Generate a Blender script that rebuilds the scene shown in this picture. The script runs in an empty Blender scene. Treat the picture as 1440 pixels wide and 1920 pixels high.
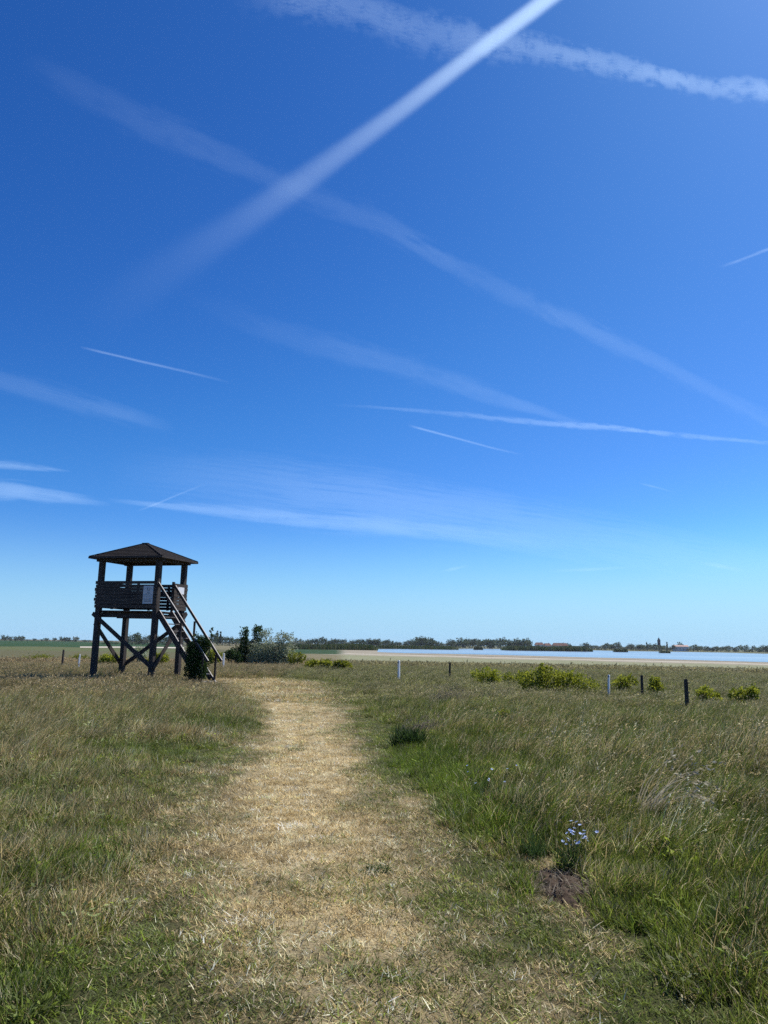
import bpy, math, random
import numpy as np
from mathutils import Matrix, Vector

# ---------------------------------------------------------------- camera, sky, sun, exposure
SC = bpy.context.scene
COL = SC.collection
RAD = math.radians
W0, H0, FPX = 1440.0, 1920.0, 1442.0           # photograph size and focal length in its pixels
PITCH, ROLL, EYE = RAD(9.72), RAD(0.85), 1.55
SUN_EL, SUN_AZ = RAD(54), RAD(52)              # azimuth clockwise from the viewing direction (+Y)

cam_d = bpy.data.cameras.new('camera'); cam = bpy.data.objects.new('camera', cam_d); COL.objects.link(cam)
cam_d.sensor_fit = 'VERTICAL'; cam_d.sensor_height = 24.0; cam_d.lens = 24.0 * FPX / H0
cam_d.clip_start = 0.05; cam_d.clip_end = 400000.0
CM = Matrix.Rotation(math.pi / 2 + PITCH, 3, 'X') @ Matrix.Rotation(ROLL, 3, 'Z')
cam.matrix_world = Matrix.Translation((0, 0, EYE)) @ CM.to_4x4()
SC.camera = cam

world = bpy.data.worlds.new('World'); SC.world = world; world.use_nodes = True
wn, wl = world.node_tree.nodes, world.node_tree.links
sky = wn.new('ShaderNodeTexSky'); sky.sky_type = 'NISHITA'; sky.sun_disc = False
sky.sun_elevation = SUN_EL; sky.sun_rotation = SUN_AZ
sky.altitude = 1500; sky.air_density = 1.0; sky.dust_density = 2.0; sky.ozone_density = 8.0
SKY_K = 0.11
sc0 = wn.new('ShaderNodeVectorMath'); sc0.operation = 'SCALE'; sc0.inputs['Scale'].default_value = SKY_K; wl.new(sky.outputs[0], sc0.inputs[0])
cv = wn.new('ShaderNodeRGBCurve'); cv.mapping.extend = 'EXTRAPOLATED'; cv.mapping.use_clip = False      # camera response: deeper, bluer sky
for ch, pts in ((0, ((0, 0), (.112, .024), (.171, .053), (.319, .150), (.44, .285), (.56, .41), (1, .76))),
                (1, ((0, 0), (.195, .105), (.287, .185), (.418, .295), (.545, .46), (.644, .60), (.73, .70), (1, .95))),
                (2, ((0, 0), (.418, .385), (.578, .555), (.687, .68), (.83, .83), (1, .97)))):
    c = cv.mapping.curves[ch]; c.points[0].location = pts[0]; c.points[1].location = pts[-1]
    for p in pts[1:-1]: c.points.new(*p)
cv.mapping.update(); wl.new(sc0.outputs[0], cv.inputs['Color'])
tcw = wn.new('ShaderNodeTexCoord'); sxyz = wn.new('ShaderNodeSeparateXYZ'); wl.new(tcw.outputs['Generated'], sxyz.inputs[0])
hz = wn.new('ShaderNodeMapRange'); hz.interpolation_type = 'SMOOTHSTEP'; hz.inputs['From Min'].default_value = 0.16; hz.inputs['From Max'].default_value = -0.02; hz.inputs['To Max'].default_value = 0.92
wl.new(sxyz.outputs['Z'], hz.inputs['Value'])
mh = wn.new('ShaderNodeMix'); mh.data_type = 'RGBA'; mh.inputs['B'].default_value = (0.30, 0.53, 0.745, 1); wl.new(hz.outputs[0], mh.inputs['Factor']); wl.new(cv.outputs[0], mh.inputs['A'])
sc1 = wn.new('ShaderNodeVectorMath'); sc1.operation = 'SCALE'; sc1.inputs['Scale'].default_value = 1.05 / SKY_K; wl.new(mh.outputs['Result'], sc1.inputs[0]); wl.new(sc1.outputs[0], wn['Background'].inputs[0])
wn['Background'].inputs[1].default_value = SKY_K

sun_d = bpy.data.lights.new('sun', 'SUN'); sun = bpy.data.objects.new('sun', sun_d); COL.objects.link(sun)
sun_d.energy = 5.0; sun_d.angle = RAD(0.53); sun_d.color = (1.0, 0.95, 0.87)
SUN_DIR = Vector((math.sin(SUN_AZ) * math.cos(SUN_EL), math.cos(SUN_AZ) * math.cos(SUN_EL), math.sin(SUN_EL)))
sun.rotation_euler = SUN_DIR.to_track_quat('Z', 'Y').to_euler()

SC.view_settings.view_transform = 'Standard'; SC.view_settings.look = 'None'
SC.view_settings.exposure = 0.35; SC.view_settings.gamma = 1.0; SC.view_settings.use_curve_mapping = False
SC.render.engine = 'CYCLES'
SC.cycles.max_bounces = 6; SC.cycles.transparent_max_bounces = 24; SC.cycles.use_denoising = False; SC.cycles.sample_clamp_indirect = 4.0

# ---------------------------------------------------------------- pixel -> direction helpers
CMn = np.array(CM)
def ray(px, py):
    v = np.stack([(np.asarray(px, float) - W0 / 2) / FPX, -(np.asarray(py, float) - H0 / 2) / FPX,
                  -np.ones_like(np.asarray(px, float) + np.asarray(py, float))], -1)
    return v @ CMn.T
def gp(px, py, z=0.0):
    d = ray(px, py); t = (z - EYE) / d[..., 2]
    return np.array([0, 0, EYE]) + d * t[..., None]
def at_depth(px, py, Y):
    d = ray(px, py); return np.array([0, 0, EYE]) + d * (np.asarray(Y) / d[..., 1])[..., None]
def project(P):
    q = (P - np.array([0, 0, EYE])) @ CMn
    return W0 / 2 + FPX * q[..., 0] / -q[..., 2], H0 / 2 - FPX * q[..., 1] / -q[..., 2]

# ---------------------------------------------------------------- noise and maps of the ground
def _hash(ix, iy, seed):
    n = (ix.astype(np.int64) * 374761393 + iy.astype(np.int64) * 668265263 + seed * 1442695041) & 0xffffffff
    n = ((n ^ (n >> 13)) * 1274126177) & 0xffffffff
    return ((n ^ (n >> 16)) & 0xffff) / 65535.0
def vnoise(x, y, seed=0):
    ix, iy = np.floor(x), np.floor(y); fx, fy = x - ix, y - iy
    fx = fx * fx * (3 - 2 * fx); fy = fy * fy * (3 - 2 * fy)
    a, b = _hash(ix, iy, seed), _hash(ix + 1, iy, seed); c, d = _hash(ix, iy + 1, seed), _hash(ix + 1, iy + 1, seed)
    return (a * (1 - fx) + b * fx) * (1 - fy) + (c * (1 - fx) + d * fx) * fy
def fbm(x, y, size, seed=0, oct=3):
    s, a, t = 0.0, 1.0, 0.0
    for o in range(oct):
        s = s + a * vnoise(x / size * 2 ** o + 17.3 * o, y / size * 2 ** o - 9.1 * o, seed + o); t += a; a *= 0.55
    return s / t
def sstep(a, b, x):
    t = np.clip((x - a) / (b - a), 0, 1); return t * t * (3 - 2 * t)
LAKE_Z = -1.5
def ground_z(x, y):
    r = np.hypot(x, y)
    d = np.where(y > 0, r, r * 0.6)
    return LAKE_Z * sstep(40, 118, d) + (fbm(x, y, 3.0, 5) - 0.5) * 0.10 * sstep(1.5, 4, r) * (1 - sstep(90, 120, r))
# the mown path: left and right edge in the photograph, laid on the ground
PE = np.array([(1980, 370, 1090), (1920, 375, 1050), (1820, 380, 985), (1720, 390, 910), (1640, 400, 840), (1550, 412, 780),
               (1480, 430, 733), (1430, 450, 710), (1395, 470, 690), (1360, 488, 664), (1330, 486, 640), (1305, 462, 618),
               (1292, 436, 604), (1284, 420, 594), (1277, 408, 584)], float)
_L, _R = gp(PE[:, 1], PE[:, 0]), gp(PE[:, 2], PE[:, 0])
PY = (_L[:, 1] + _R[:, 1]) / 2; PL, PR = _L[:, 0], _R[:, 0]
def path_in(x, y):
    """metres inside the path's edge (negative outside)"""
    yy = np.clip(y, -6, PY[-1]); xl, xr = np.interp(yy, PY, PL), np.interp(yy, PY, PR)
    e = np.minimum(x - xl, xr - x) + (fbm(x, y, 0.9, 31) - 0.5) * 0.55
    return e - np.maximum(0, y - PY[-1]) * 0.8
def side(x, y):
    yy = np.clip(y, -6, PY[-1]); c = (np.interp(yy, PY, PL) + np.interp(yy, PY, PR)) / 2
    return np.sign(x - c)
def px_spot(px, py, rx, ry):
    c = gp(px, py); a = gp(px + rx, py); b = gp(px, py - ry)
    return c[0], c[1], abs(a[0] - c[0]), abs(b[1] - c[1])
DRY_SPOTS = [px_spot(*s) for s in [(1045, 1700, 55, 40), (1012, 1612, 40, 18), (1130, 1775, 60, 30), (560, 1480, 90, 40), (610, 1420, 60, 25), (480, 1470, 50, 40), (400, 1279, 34, 7)]]
LUSH_SPOTS = [px_spot(*s) for s in [(930, 1530, 70, 40), (860, 1490, 70, 50), (985, 1560, 60, 30), (790, 1430, 80, 30), (430, 1370, 60, 14), (1010, 1690, 40, 40),
                                    (90, 1860, 160, 60), (120, 1640, 90, 40), (705, 1624, 22, 8), (300, 1830, 70, 30)]]
BARE = px_spot(1052, 1662, 62, 36)
def spots(x, y, S):
    m = np.zeros_like(x)
    for cx, cy, rx, ry in S:
        q = ((x - cx) / (rx * 1.15)) ** 2 + ((y - cy) / (ry * 1.15)) ** 2
        m = np.maximum(m, 1 - sstep(0.35, 1.25, q + (fbm(x, y, 0.25, 77) - .5) * 0.7))
    return m
def maps(x, y):
    e = path_in(x, y); s = side(x, y); r = np.hypot(x, y)
    n1, n2 = fbm(x, y, 1.6, 3), fbm(x, y, 0.40, 8); far = sstep(12, 24, r)
    ins = sstep(-0.60, 0.45, e + (n2 - .5) * .8 + (n1 - .5) * .5)
    wide = fbm(x, y, 4.5, 44)
    left = 0.30 + (n1 - 0.5) * 1.1 + (n2 - .5) * .7; right = 0.20 + (n1 - 0.5) * 0.8 + (n2 - .5) * .5
    out = np.where(s < 0, left, right)
    out = out * (1 - far) + np.where(s < 0, 0.46, 0.26 + (wide - .5) * .6) * far
    edge = sstep(-1.0, -0.3, e) * (1 - ins) * (s > 0) * (1 - sstep(18, 26, r))
    out = out - 0.15 * edge
    core = np.exp(-((x - np.interp(np.clip(y, 0, 40), PY, PL * .62 + PR * .38)) / 0.55) ** 2) * sstep(1.5, 4.5, r)
    dry = out * (1 - ins) + (0.65 + .20 * core + .12 * sstep(11, 16, r) + (n1 - 0.5) * 1.0 + (n2 - .5) * .9) * ins
    lush, ds = spots(x, y, LUSH_SPOTS) * np.where(s < 0, .45, .7), spots(x, y, DRY_SPOTS)
    dry = np.clip(dry * (1 - 0.75 * lush) + 0.5 * ds, 0.03, 0.98)
    hl = 0.05 + 0.09 * sstep(0.0, 1.8, -e) + 0.09 * sstep(9, 18, r)
    hr = 0.055 + 0.175 * sstep(0.15, 2.1, -e) * (1 - .30 * sstep(12, 20, r))
    h = np.where(s < 0, hl, hr) * (0.5 + 1.0 * n1) * (.40 + 1.2 * n2)
    h = h * (1 - ins) + (0.036 + .03 * (1 - core) * np.maximum(0, n2 - .5)) * ins
    h = h + 0.06 * lush * (1 - ins); h = h * (1 - 0.75 * ds)
    h = np.where(r > 42, np.minimum(h, 0.24 - 0.12 * sstep(42, 70, r)), h)
    bare = 1 - sstep(0.6, 1.1, ((x - BARE[0]) / BARE[2]) ** 2 + ((y - BARE[1]) / BARE[3]) ** 2)
    return e, s, r, dry, h, lush, bare, n1, n2, wide

# ---------------------------------------------------------------- object helpers
def tag(o, label=None, cat=None, group=None, kind=None):
    for k, v in (('label', label), ('category', cat), ('group', group), ('kind', kind)):
        if v: o[k] = v
    return o
def link(name, mesh, mat=None, parent=None):
    o = bpy.data.objects.new(name, mesh); COL.objects.link(o)
    if mat and not mesh.materials: mesh.materials.append(mat)
    if parent: o.parent = parent
    return o
def empty(name, loc, rz=0.0):
    o = bpy.data.objects.new(name, None); COL.objects.link(o); o.location = loc; o.rotation_euler = (0, 0, rz)
    o.empty_display_size = 0.2
    return o
def np_mesh(name, V, F, attrs=None, smooth=False):
    """V (n,3); F (m,k) one polygon size; attrs {name: per-vertex array (n,) or (n,3)}"""
    me = bpy.data.meshes.new(name); V = np.asarray(V, np.float32); F = np.asarray(F, np.int32)
    me.vertices.add(len(V)); me.vertices.foreach_set('co', V.ravel())
    k = F.shape[1]; me.loops.add(F.size); me.loops.foreach_set('vertex_index', F.ravel())
    me.polygons.add(len(F)); me.polygons.foreach_set('loop_start', np.arange(len(F), dtype=np.int32) * k)
    if smooth: me.polygons.foreach_set('use_smooth', np.ones(len(F), bool))
    for an, a in (attrs or {}).items():
        a = np.asarray(a, np.float32)
        if a.ndim == 1: me.attributes.new(an, 'FLOAT', 'POINT').data.foreach_set('value', a)
        else: me.attributes.new(an, 'FLOAT_VECTOR', 'POINT').data.foreach_set('vector', a.ravel())
    me.update(calc_edges=True); me.validate(); return me
class MB:
    """collects boxes, beams and tubes into one mesh (quads)"""
    def __init__(s): s.V, s.F = [], []
    def hexa(s, pts):
        b = len(s.V); s.V += [tuple(p) for p in pts]
        s.F += [[b + i for i in f] for f in ((0, 3, 2, 1), (4, 5, 6, 7), (0, 1, 5, 4), (1, 2, 6, 5), (2, 3, 7, 6), (3, 0, 4, 7))]; return s
    def box(s, x0, y0, z0, x1, y1, z1):
        return s.hexa([(x0, y0, z0), (x1, y0, z0), (x1, y1, z0), (x0, y1, z0), (x0, y0, z1), (x1, y0, z1), (x1, y1, z1), (x0, y1, z1)])
    def beam(s, a, b, w, h, up=(0, 0, 1), taper=1.0):
        a, b = Vector(a), Vector(b); d = (b - a).normalized(); u = Vector(up)
        sx = d.cross(u)
        if sx.length < 1e-3: sx = d.cross(Vector((0, 1, 0)))
        sx.normalize(); sy = sx.cross(d).normalized()
        P = []
        for c, t in ((a, 1.0), (b, taper)):
            for i, j in ((-1, -1), (1, -1), (1, 1), (-1, 1)): P.append(c + sx * (i * w / 2 * t) + sy * (j * h / 2 * t))
        return s.hexa(P)
    def tube(s, pts, radii, n=7):
        rings = []
        for i, p in enumerate(pts):
            p = Vector(p); d = (Vector(pts[min(i + 1, len(pts) - 1)]) - Vector(pts[max(i - 1, 0)])).normalized()
            x = d.orthogonal().normalized(); y = d.cross(x); b = len(s.V)
            for k in range(n):
                a = 2 * math.pi * k / n; s.V.append(tuple(p + (x * math.cos(a) + y * math.sin(a)) * radii[i]))
            rings.append(b)
        for b0, b1 in zip(rings, rings[1:]):
            for k in range(n): s.F.append([b0 + k, b0 + (k + 1) % n, b1 + (k + 1) % n, b1 + k])
        return s
    def mesh(s, name):
        me = bpy.data.meshes.new(name); me.from_pydata(s.V, [], s.F); me.update(); return me
    def build(s, name, mat, parent=None): return link(name, s.mesh(name), mat, parent)

# ---------------------------------------------------------------- materials
def new_mat(name):
    m = bpy.data.materials.new(name); m.use_nodes = True; nt = m.node_tree; nt.nodes.clear()
    out = nt.nodes.new('ShaderNodeOutputMaterial'); return m, nt, out
def N(nt, kind, **kw):
    n = nt.nodes.new(kind)
    for k, v in kw.items():
        if hasattr(n, k): setattr(n, k, v)
        else: n.inputs[k].default_value = v
    return n
def ramp(nt, stops):
    r = nt.nodes.new('ShaderNodeValToRGB'); e = r.color_ramp.elements
    while len(e) < len(stops): e.new(0.5)
    for el, (p, c) in zip(e, stops): el.position = p; el.color = (*c, 1)
    return r
def leafy_output(nt, out, color, trans=0.35, rough=0.5, spec=0.35):
    p = N(nt, 'ShaderNodeBsdfPrincipled', Roughness=rough); p.inputs['Specular IOR Level'].default_value = spec
    t = N(nt, 'ShaderNodeBsdfTranslucent'); mx = N(nt, 'ShaderNodeMixShader'); mx.inputs[0].default_value = trans
    nt.links.new(color, p.inputs['Base Color']); nt.links.new(color, t.inputs['Color'])
    nt.links.new(p.outputs[0], mx.inputs[1]); nt.links.new(t.outputs[0], mx.inputs[2]); nt.links.new(mx.outputs[0], out.inputs[0])
def grass_material():
    m, nt, out = new_mat('grass_blades'); L = nt.links.new
    br = N(nt, 'ShaderNodeAttribute', attribute_name='br', attribute_type='GEOMETRY')
    dry = N(nt, 'ShaderNodeAttribute', attribute_name='dry', attribute_type='INSTANCER')
    cg = N(nt, 'ShaderNodeAttribute', attribute_name='cg', attribute_type='INSTANCER')
    cs = N(nt, 'ShaderNodeAttribute', attribute_name='cs', attribute_type='INSTANCER')
    lt = N(nt, 'ShaderNodeMath', operation='LESS_THAN'); L(br.outputs['Fac'], lt.inputs[0]); L(dry.outputs['Fac'], lt.inputs[1])
    mx = N(nt, 'ShaderNodeMix', data_type='RGBA'); L(lt.outputs[0], mx.inputs['Factor']); L(cg.outputs['Color'], mx.inputs['A']); L(cs.outputs['Color'], mx.inputs['B'])
    mu = N(nt, 'ShaderNodeMath', operation='MULTIPLY'); mu.inputs[1].default_value = 7.13; L(br.outputs['Fac'], mu.inputs[0])
    fr = N(nt, 'ShaderNodeMath', operation='FRACT'); L(mu.outputs[0], fr.inputs[0])
    va = N(nt, 'ShaderNodeMapRange'); va.inputs['To Min'].default_value = 0.35; va.inputs['To Max'].default_value = 1.65; L(fr.outputs[0], va.inputs['Value'])
    hv = N(nt, 'ShaderNodeHueSaturation'); hv.inputs['Saturation'].default_value = 1.05; L(mx.outputs['Result'], hv.inputs['Color']); L(va.outputs[0], hv.inputs['Value'])
    leafy_output(nt, out, hv.outputs[0], 0.42, 0.55, 0.2)
    return m
def leaf_material(name, dark, mid, light, trans=0.35, rough=0.5):
    m, nt, out = new_mat(name)
    br = N(nt, 'ShaderNodeAttribute', attribute_name='br')
    r = ramp(nt, [(0.0, dark), (0.5, mid), (1.0, light)]); nt.links.new(br.outputs['Fac'], r.inputs[0])
    oi = N(nt, 'ShaderNodeObjectInfo'); va = N(nt, 'ShaderNodeMapRange'); va.inputs['To Min'].default_value = 0.75; va.inputs['To Max'].default_value = 1.25
    nt.links.new(oi.outputs['Random'], va.inputs['Value'])
    hv = N(nt, 'ShaderNodeHueSaturation'); nt.links.new(r.outputs[0], hv.inputs['Color']); nt.links.new(va.outputs[0], hv.inputs['Value'])
    leafy_output(nt, out, hv.outputs[0], trans, rough, 0.08); return m
def plain_material(name, c0, c1, scale=20.0, rough=0.8, bump=0.2, stretch=(1, 1, 1), detail=5):
    m, nt, out = new_mat(name); L = nt.links.new
    tc = N(nt, 'ShaderNodeTexCoord'); mp = N(nt, 'ShaderNodeMapping'); mp.inputs['Scale'].default_value = stretch
    L(tc.outputs['Object'], mp.inputs[0]); nz = N(nt, 'ShaderNodeTexNoise', Scale=scale, Detail=detail, Roughness=0.65); L(mp.outputs[0], nz.inputs[0])
    r = ramp(nt, [(0.3, c0), (0.7, c1)]); L(nz.outputs[0], r.inputs[0])
    p = N(nt, 'ShaderNodeBsdfPrincipled', Roughness=rough); L(r.outputs[0], p.inputs['Base Color']); p.inputs['Specular IOR Level'].default_value = 0.12
    if bump:
        b = N(nt, 'ShaderNodeBump', Strength=bump, Distance=0.01); L(nz.outputs[0], b.inputs['Height']); L(b.outputs[0], p.inputs['Normal'])
    L(p.outputs[0], out.inputs[0]); return m
def ground_material():
    m, nt, out = new_mat('meadow_soil'); L = nt.links.new
    gc = N(nt, 'ShaderNodeAttribute', attribute_name='gcol'); tc = N(nt, 'ShaderNodeTexCoord')
    n1 = N(nt, 'ShaderNodeTexNoise', Scale=55.0, Detail=6.0, Roughness=0.7); L(tc.outputs['Object'], n1.inputs[0])
    n2 = N(nt, 'ShaderNodeTexNoise', Scale=0.35, Detail=8.0, Roughness=0.75); L(tc.outputs['Object'], n2.inputs[0])
    a = N(nt, 'ShaderNodeMapRange'); a.inputs['From Min'].default_value = .3; a.inputs['From Max'].default_value = .7; a.inputs['To Min'].default_value = .5; a.inputs['To Max'].default_value = 1.35; L(n1.outputs[0], a.inputs['Value'])
    b = N(nt, 'ShaderNodeMapRange'); b.inputs['From Min'].default_value = .3; b.inputs['From Max'].default_value = .7; b.inputs['To Min'].default_value = .8; b.inputs['To Max'].default_value = 1.2; L(n2.outputs[0], b.inputs['Value'])
    mu = N(nt, 'ShaderNodeMath', operation='MULTIPLY'); L(a.outputs[0], mu.inputs[0]); L(b.outputs[0], mu.inputs[1])
    hv = N(nt, 'ShaderNodeHueSaturation'); L(gc.outputs['Color'], hv.inputs['Color']); L(mu.outputs[0], hv.inputs['Value'])
    p = N(nt, 'ShaderNodeBsdfPrincipled', Roughness=0.95); p.inputs['Specular IOR Level'].default_value = 0.1; L(hv.outputs[0], p.inputs['Base Color'])
    bp = N(nt, 'ShaderNodeBump', Strength=0.7, Distance=0.02); L(n1.outputs[0], bp.inputs['Height']); L(bp.outputs[0], p.inputs['Normal'])
    L(p.outputs[0], out.inputs[0]); return m
def water_material():
    m, nt, out = new_mat('lake_water'); L = nt.links.new
    tc = N(nt, 'ShaderNodeTexCoord'); mp = N(nt, 'ShaderNodeMapping'); mp.inputs['Scale'].default_value = (0.25, 1.0, 1.0); L(tc.outputs['Object'], mp.inputs[0])
    nz = N(nt, 'ShaderNodeTexNoise', Scale=0.9, Detail=4.0); L(mp.outputs[0], nz.inputs[0])
    n2 = N(nt, 'ShaderNodeTexNoise', Scale=0.02, Detail=3.0); L(mp.outputs[0], n2.inputs[0])
    r = ramp(nt, [(0.4, (0.18, 0.23, 0.30)), (0.65, (0.34, 0.38, 0.41))]); L(n2.outputs[0], r.inputs[0])
    p = N(nt, 'ShaderNodeBsdfPrincipled', Roughness=0.18, IOR=1.33); L(r.outputs[0], p.inputs['Base Color'])
    b = N(nt, 'ShaderNodeBump', Strength=0.35, Distance=0.15); L(nz.outputs[0], b.inputs['Height']); L(b.outputs[0], p.inputs['Normal'])
    L(p.outputs[0], out.inputs[0]); return m
def contrail_material(rough_noise, freq, idx, stretch=1.0, power=0.9):
    m, nt, out = new_mat('ice_cloud'); L = nt.links.new
    de = N(nt, 'ShaderNodeAttribute', attribute_name='dens'); al = N(nt, 'ShaderNodeAttribute', attribute_name='uv3')
    mp = N(nt, 'ShaderNodeMapping'); mp.inputs['Location'].default_value = (idx * 3.7, idx * 1.9, 0); mp.inputs['Scale'].default_value = (1 / stretch, stretch ** .5, 1); L(al.outputs['Vector'], mp.inputs[0])
    nz = N(nt, 'ShaderNodeTexNoise', Scale=freq, Detail=6.0, Roughness=0.62); L(mp.outputs[0], nz.inputs[0])
    mr = N(nt, 'ShaderNodeMapRange'); mr.inputs['From Min'].default_value = 0.28; mr.inputs['From Max'].default_value = 0.72
    mr.inputs['To Min'].default_value = -rough_noise; mr.inputs['To Max'].default_value = rough_noise; L(nz.outputs[0], mr.inputs['Value'])
    pf = N(nt, 'ShaderNodeAttribute', attribute_name='prof'); ad = N(nt, 'ShaderNodeMath', operation='ADD'); L(pf.outputs['Fac'], ad.inputs[0]); L(mr.outputs[0], ad.inputs[1])
    sm = N(nt, 'ShaderNodeMapRange', interpolation_type='SMOOTHSTEP'); sm.inputs['From Min'].default_value = 0.0; sm.inputs['From Max'].default_value = 1.0; L(ad.outputs[0], sm.inputs['Value'])
    m0 = N(nt, 'ShaderNodeMath', operation='MULTIPLY'); L(sm.outputs[0], m0.inputs[0]); L(pf.outputs['Fac'], m0.inputs[1])
    sq = N(nt, 'ShaderNodeMath', operation='POWER'); L(m0.outputs[0], sq.inputs[0]); sq.inputs[1].default_value = power
    mu = N(nt, 'ShaderNodeMath', operation='MULTIPLY', use_clamp=True); L(de.outputs['Fac'], mu.inputs[0]); L(sq.outputs[0], mu.inputs[1])
    d = N(nt, 'ShaderNodeBsdfDiffuse'); d.inputs[0].default_value = (.74, .88, 1.0, 1); t = N(nt, 'ShaderNodeBsdfTranslucent'); t.inputs[0].default_value = (.74, .88, 1.0, 1)
    w = N(nt, 'ShaderNodeMixShader'); w.inputs[0].default_value = 0.6; L(d.outputs[0], w.inputs[1]); L(t.outputs[0], w.inputs[2])
    tr = N(nt, 'ShaderNodeBsdfTransparent'); mx = N(nt, 'ShaderNodeMixShader'); L(mu.outputs[0], mx.inputs[0]); L(tr.outputs[0], mx.inputs[1]); L(w.outputs[0], mx.inputs[2])
    L(mx.outputs[0], out.inputs[0]); return m
M = {}
M['grass'] = grass_material()
M['ground'] = ground_material()
M['water'] = water_material()
M['wood'] = plain_material('weathered_dark_timber', (0.030, 0.026, 0.025), (0.075, 0.063, 0.056), 9, 0.75, 0.5, (1, 1, 0.12))
M['rail'] = plain_material('bleached_rail_timber', (0.09, 0.08, 0.073), (0.20, 0.18, 0.165), 10, 0.6, 0.4, (.3, .3, .3))
M['top_highlight'] = plain_material('painted_highlight_timber', (0.34, 0.32, 0.30), (0.52, 0.50, 0.47), 10, 0.5, 0.2, (.3, .3, .3))  # pale tone puts the sun highlight into the upper timber faces
M['plank'] = plain_material('weathered_plank', (0.034, 0.028, 0.026), (0.105, 0.085, 0.070), 10, 0.75, 0.5, (0.14, 0.14, 1.6))
M['roof'] = plain_material('bitumen_shingle', (0.008, 0.007, 0.007), (0.028, 0.023, 0.021), 14, 0.9, 0.5)
M['postdark'] = plain_material('dark_post_wood', (0.035, 0.03, 0.027), (0.10, 0.085, 0.07), 14, 0.8, 0.5, (1, 1, .15))
M['postwhite'] = plain_material('white_post_paint', (0.70, 0.70, 0.69), (0.86, 0.86, 0.85), 8, 0.5, 0.1)
M['black'] = plain_material('black_print', (0.012, 0.012, 0.014), (0.03, 0.03, 0.033), 10, 0.5, 0)
M['panel'] = plain_material('grey_white_panel', (0.50, 0.53, 0.55), (0.64, 0.66, 0.67), 5, 0.45, 0)
M['paper'] = plain_material('white_notice', (0.72, 0.74, 0.76), (0.84, 0.85, 0.86), 5, 0.5, 0)
M['print'] = plain_material('grey_print', (0.16, 0.18, 0.20), (0.26, 0.28, 0.30), 12, 0.6, 0)
M['bark'] = plain_material('bark', (0.06, 0.05, 0.04), (0.16, 0.13, 0.10), 18, 0.9, 0.6, (1, 1, .3))
M['clod'] = plain_material('soil_clod', (0.06, 0.045, 0.035), (0.12, 0.09, 0.07), 3, 0.95, 0)
M['soil'] = plain_material('dark_soil', (0.020, 0.014, 0.010), (0.095, 0.066, 0.045), 60, 0.95, 0.9)
M['track'] = plain_material('pale_track', (0.42, 0.37, 0.29), (0.55, 0.50, 0.42), 0.5, 0.95, 0)
M['dark_leaf'] = leaf_material('dark_green_leaves', (0.016, 0.036, 0.010), (0.040, 0.078, 0.020), (0.10, 0.16, 0.045))
M['bush_leaf'] = leaf_material('bush_leaves', (0.018, 0.040, 0.010), (0.045, 0.085, 0.022), (0.10, 0.16, 0.05))
M['yellow_leaf'] = leaf_material('yellow_green_leaves', (0.09, 0.115, 0.010), (0.24, 0.265, 0.026), (0.42, 0.43, 0.055), .45)
M['silver_leaf'] = leaf_material('silver_leaves', (0.11, 0.145, 0.070), (0.29, 0.335, 0.20), (0.54, 0.56, 0.42))
M['far_leaf'] = leaf_material('far_tree_leaves', (0.028, 0.052, 0.024), (0.060, 0.092, 0.040), (0.11, 0.145, 0.07))
M['far_pale'] = leaf_material('far_pale_leaves', (0.08, 0.10, 0.07), (0.14, 0.17, 0.11), (0.24, 0.25, 0.18))
M['reed'] = leaf_material('reed_leaves', (0.028, 0.050, 0.012), (0.060, 0.095, 0.026), (0.19, 0.17, 0.085))
M['straw_leaf'] = leaf_material('pale_dry_stalks', (0.26, 0.21, 0.13), (0.45, 0.39, 0.27), (0.65, 0.60, 0.46))
M['grey_leaf'] = leaf_material('grey_dead_stalks', (0.13, 0.105, 0.075), (0.26, 0.215, 0.155), (0.46, 0.40, 0.30))
M['petal'] = leaf_material('pale_blue_petals', (0.36, 0.46, 0.82), (0.48, 0.58, 0.88), (0.66, 0.74, 0.92), 0.3)
M['wallwhite'] = plain_material('white_render', (0.62, 0.60, 0.56), (0.74, 0.72, 0.68), 3, 0.9, 0)
M['tile'] = plain_material('roof_tiles', (0.12, 0.065, 0.05), (0.22, 0.12, 0.09), 4, 0.9, 0)
M['tilepink'] = plain_material('sun_bleached_roof_tiles', (0.40, 0.27, 0.22), (0.52, 0.36, 0.30), 4, 0.9, 0)
M['glass'] = plain_material('window_glass', (0.02, 0.025, 0.03), (0.05, 0.06, 0.07), 2, 0.2, 0)
M['stone'] = plain_material('dark_stone', (0.05, 0.05, 0.055), (0.09, 0.09, 0.09), 3, 0.9, 0)

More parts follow.
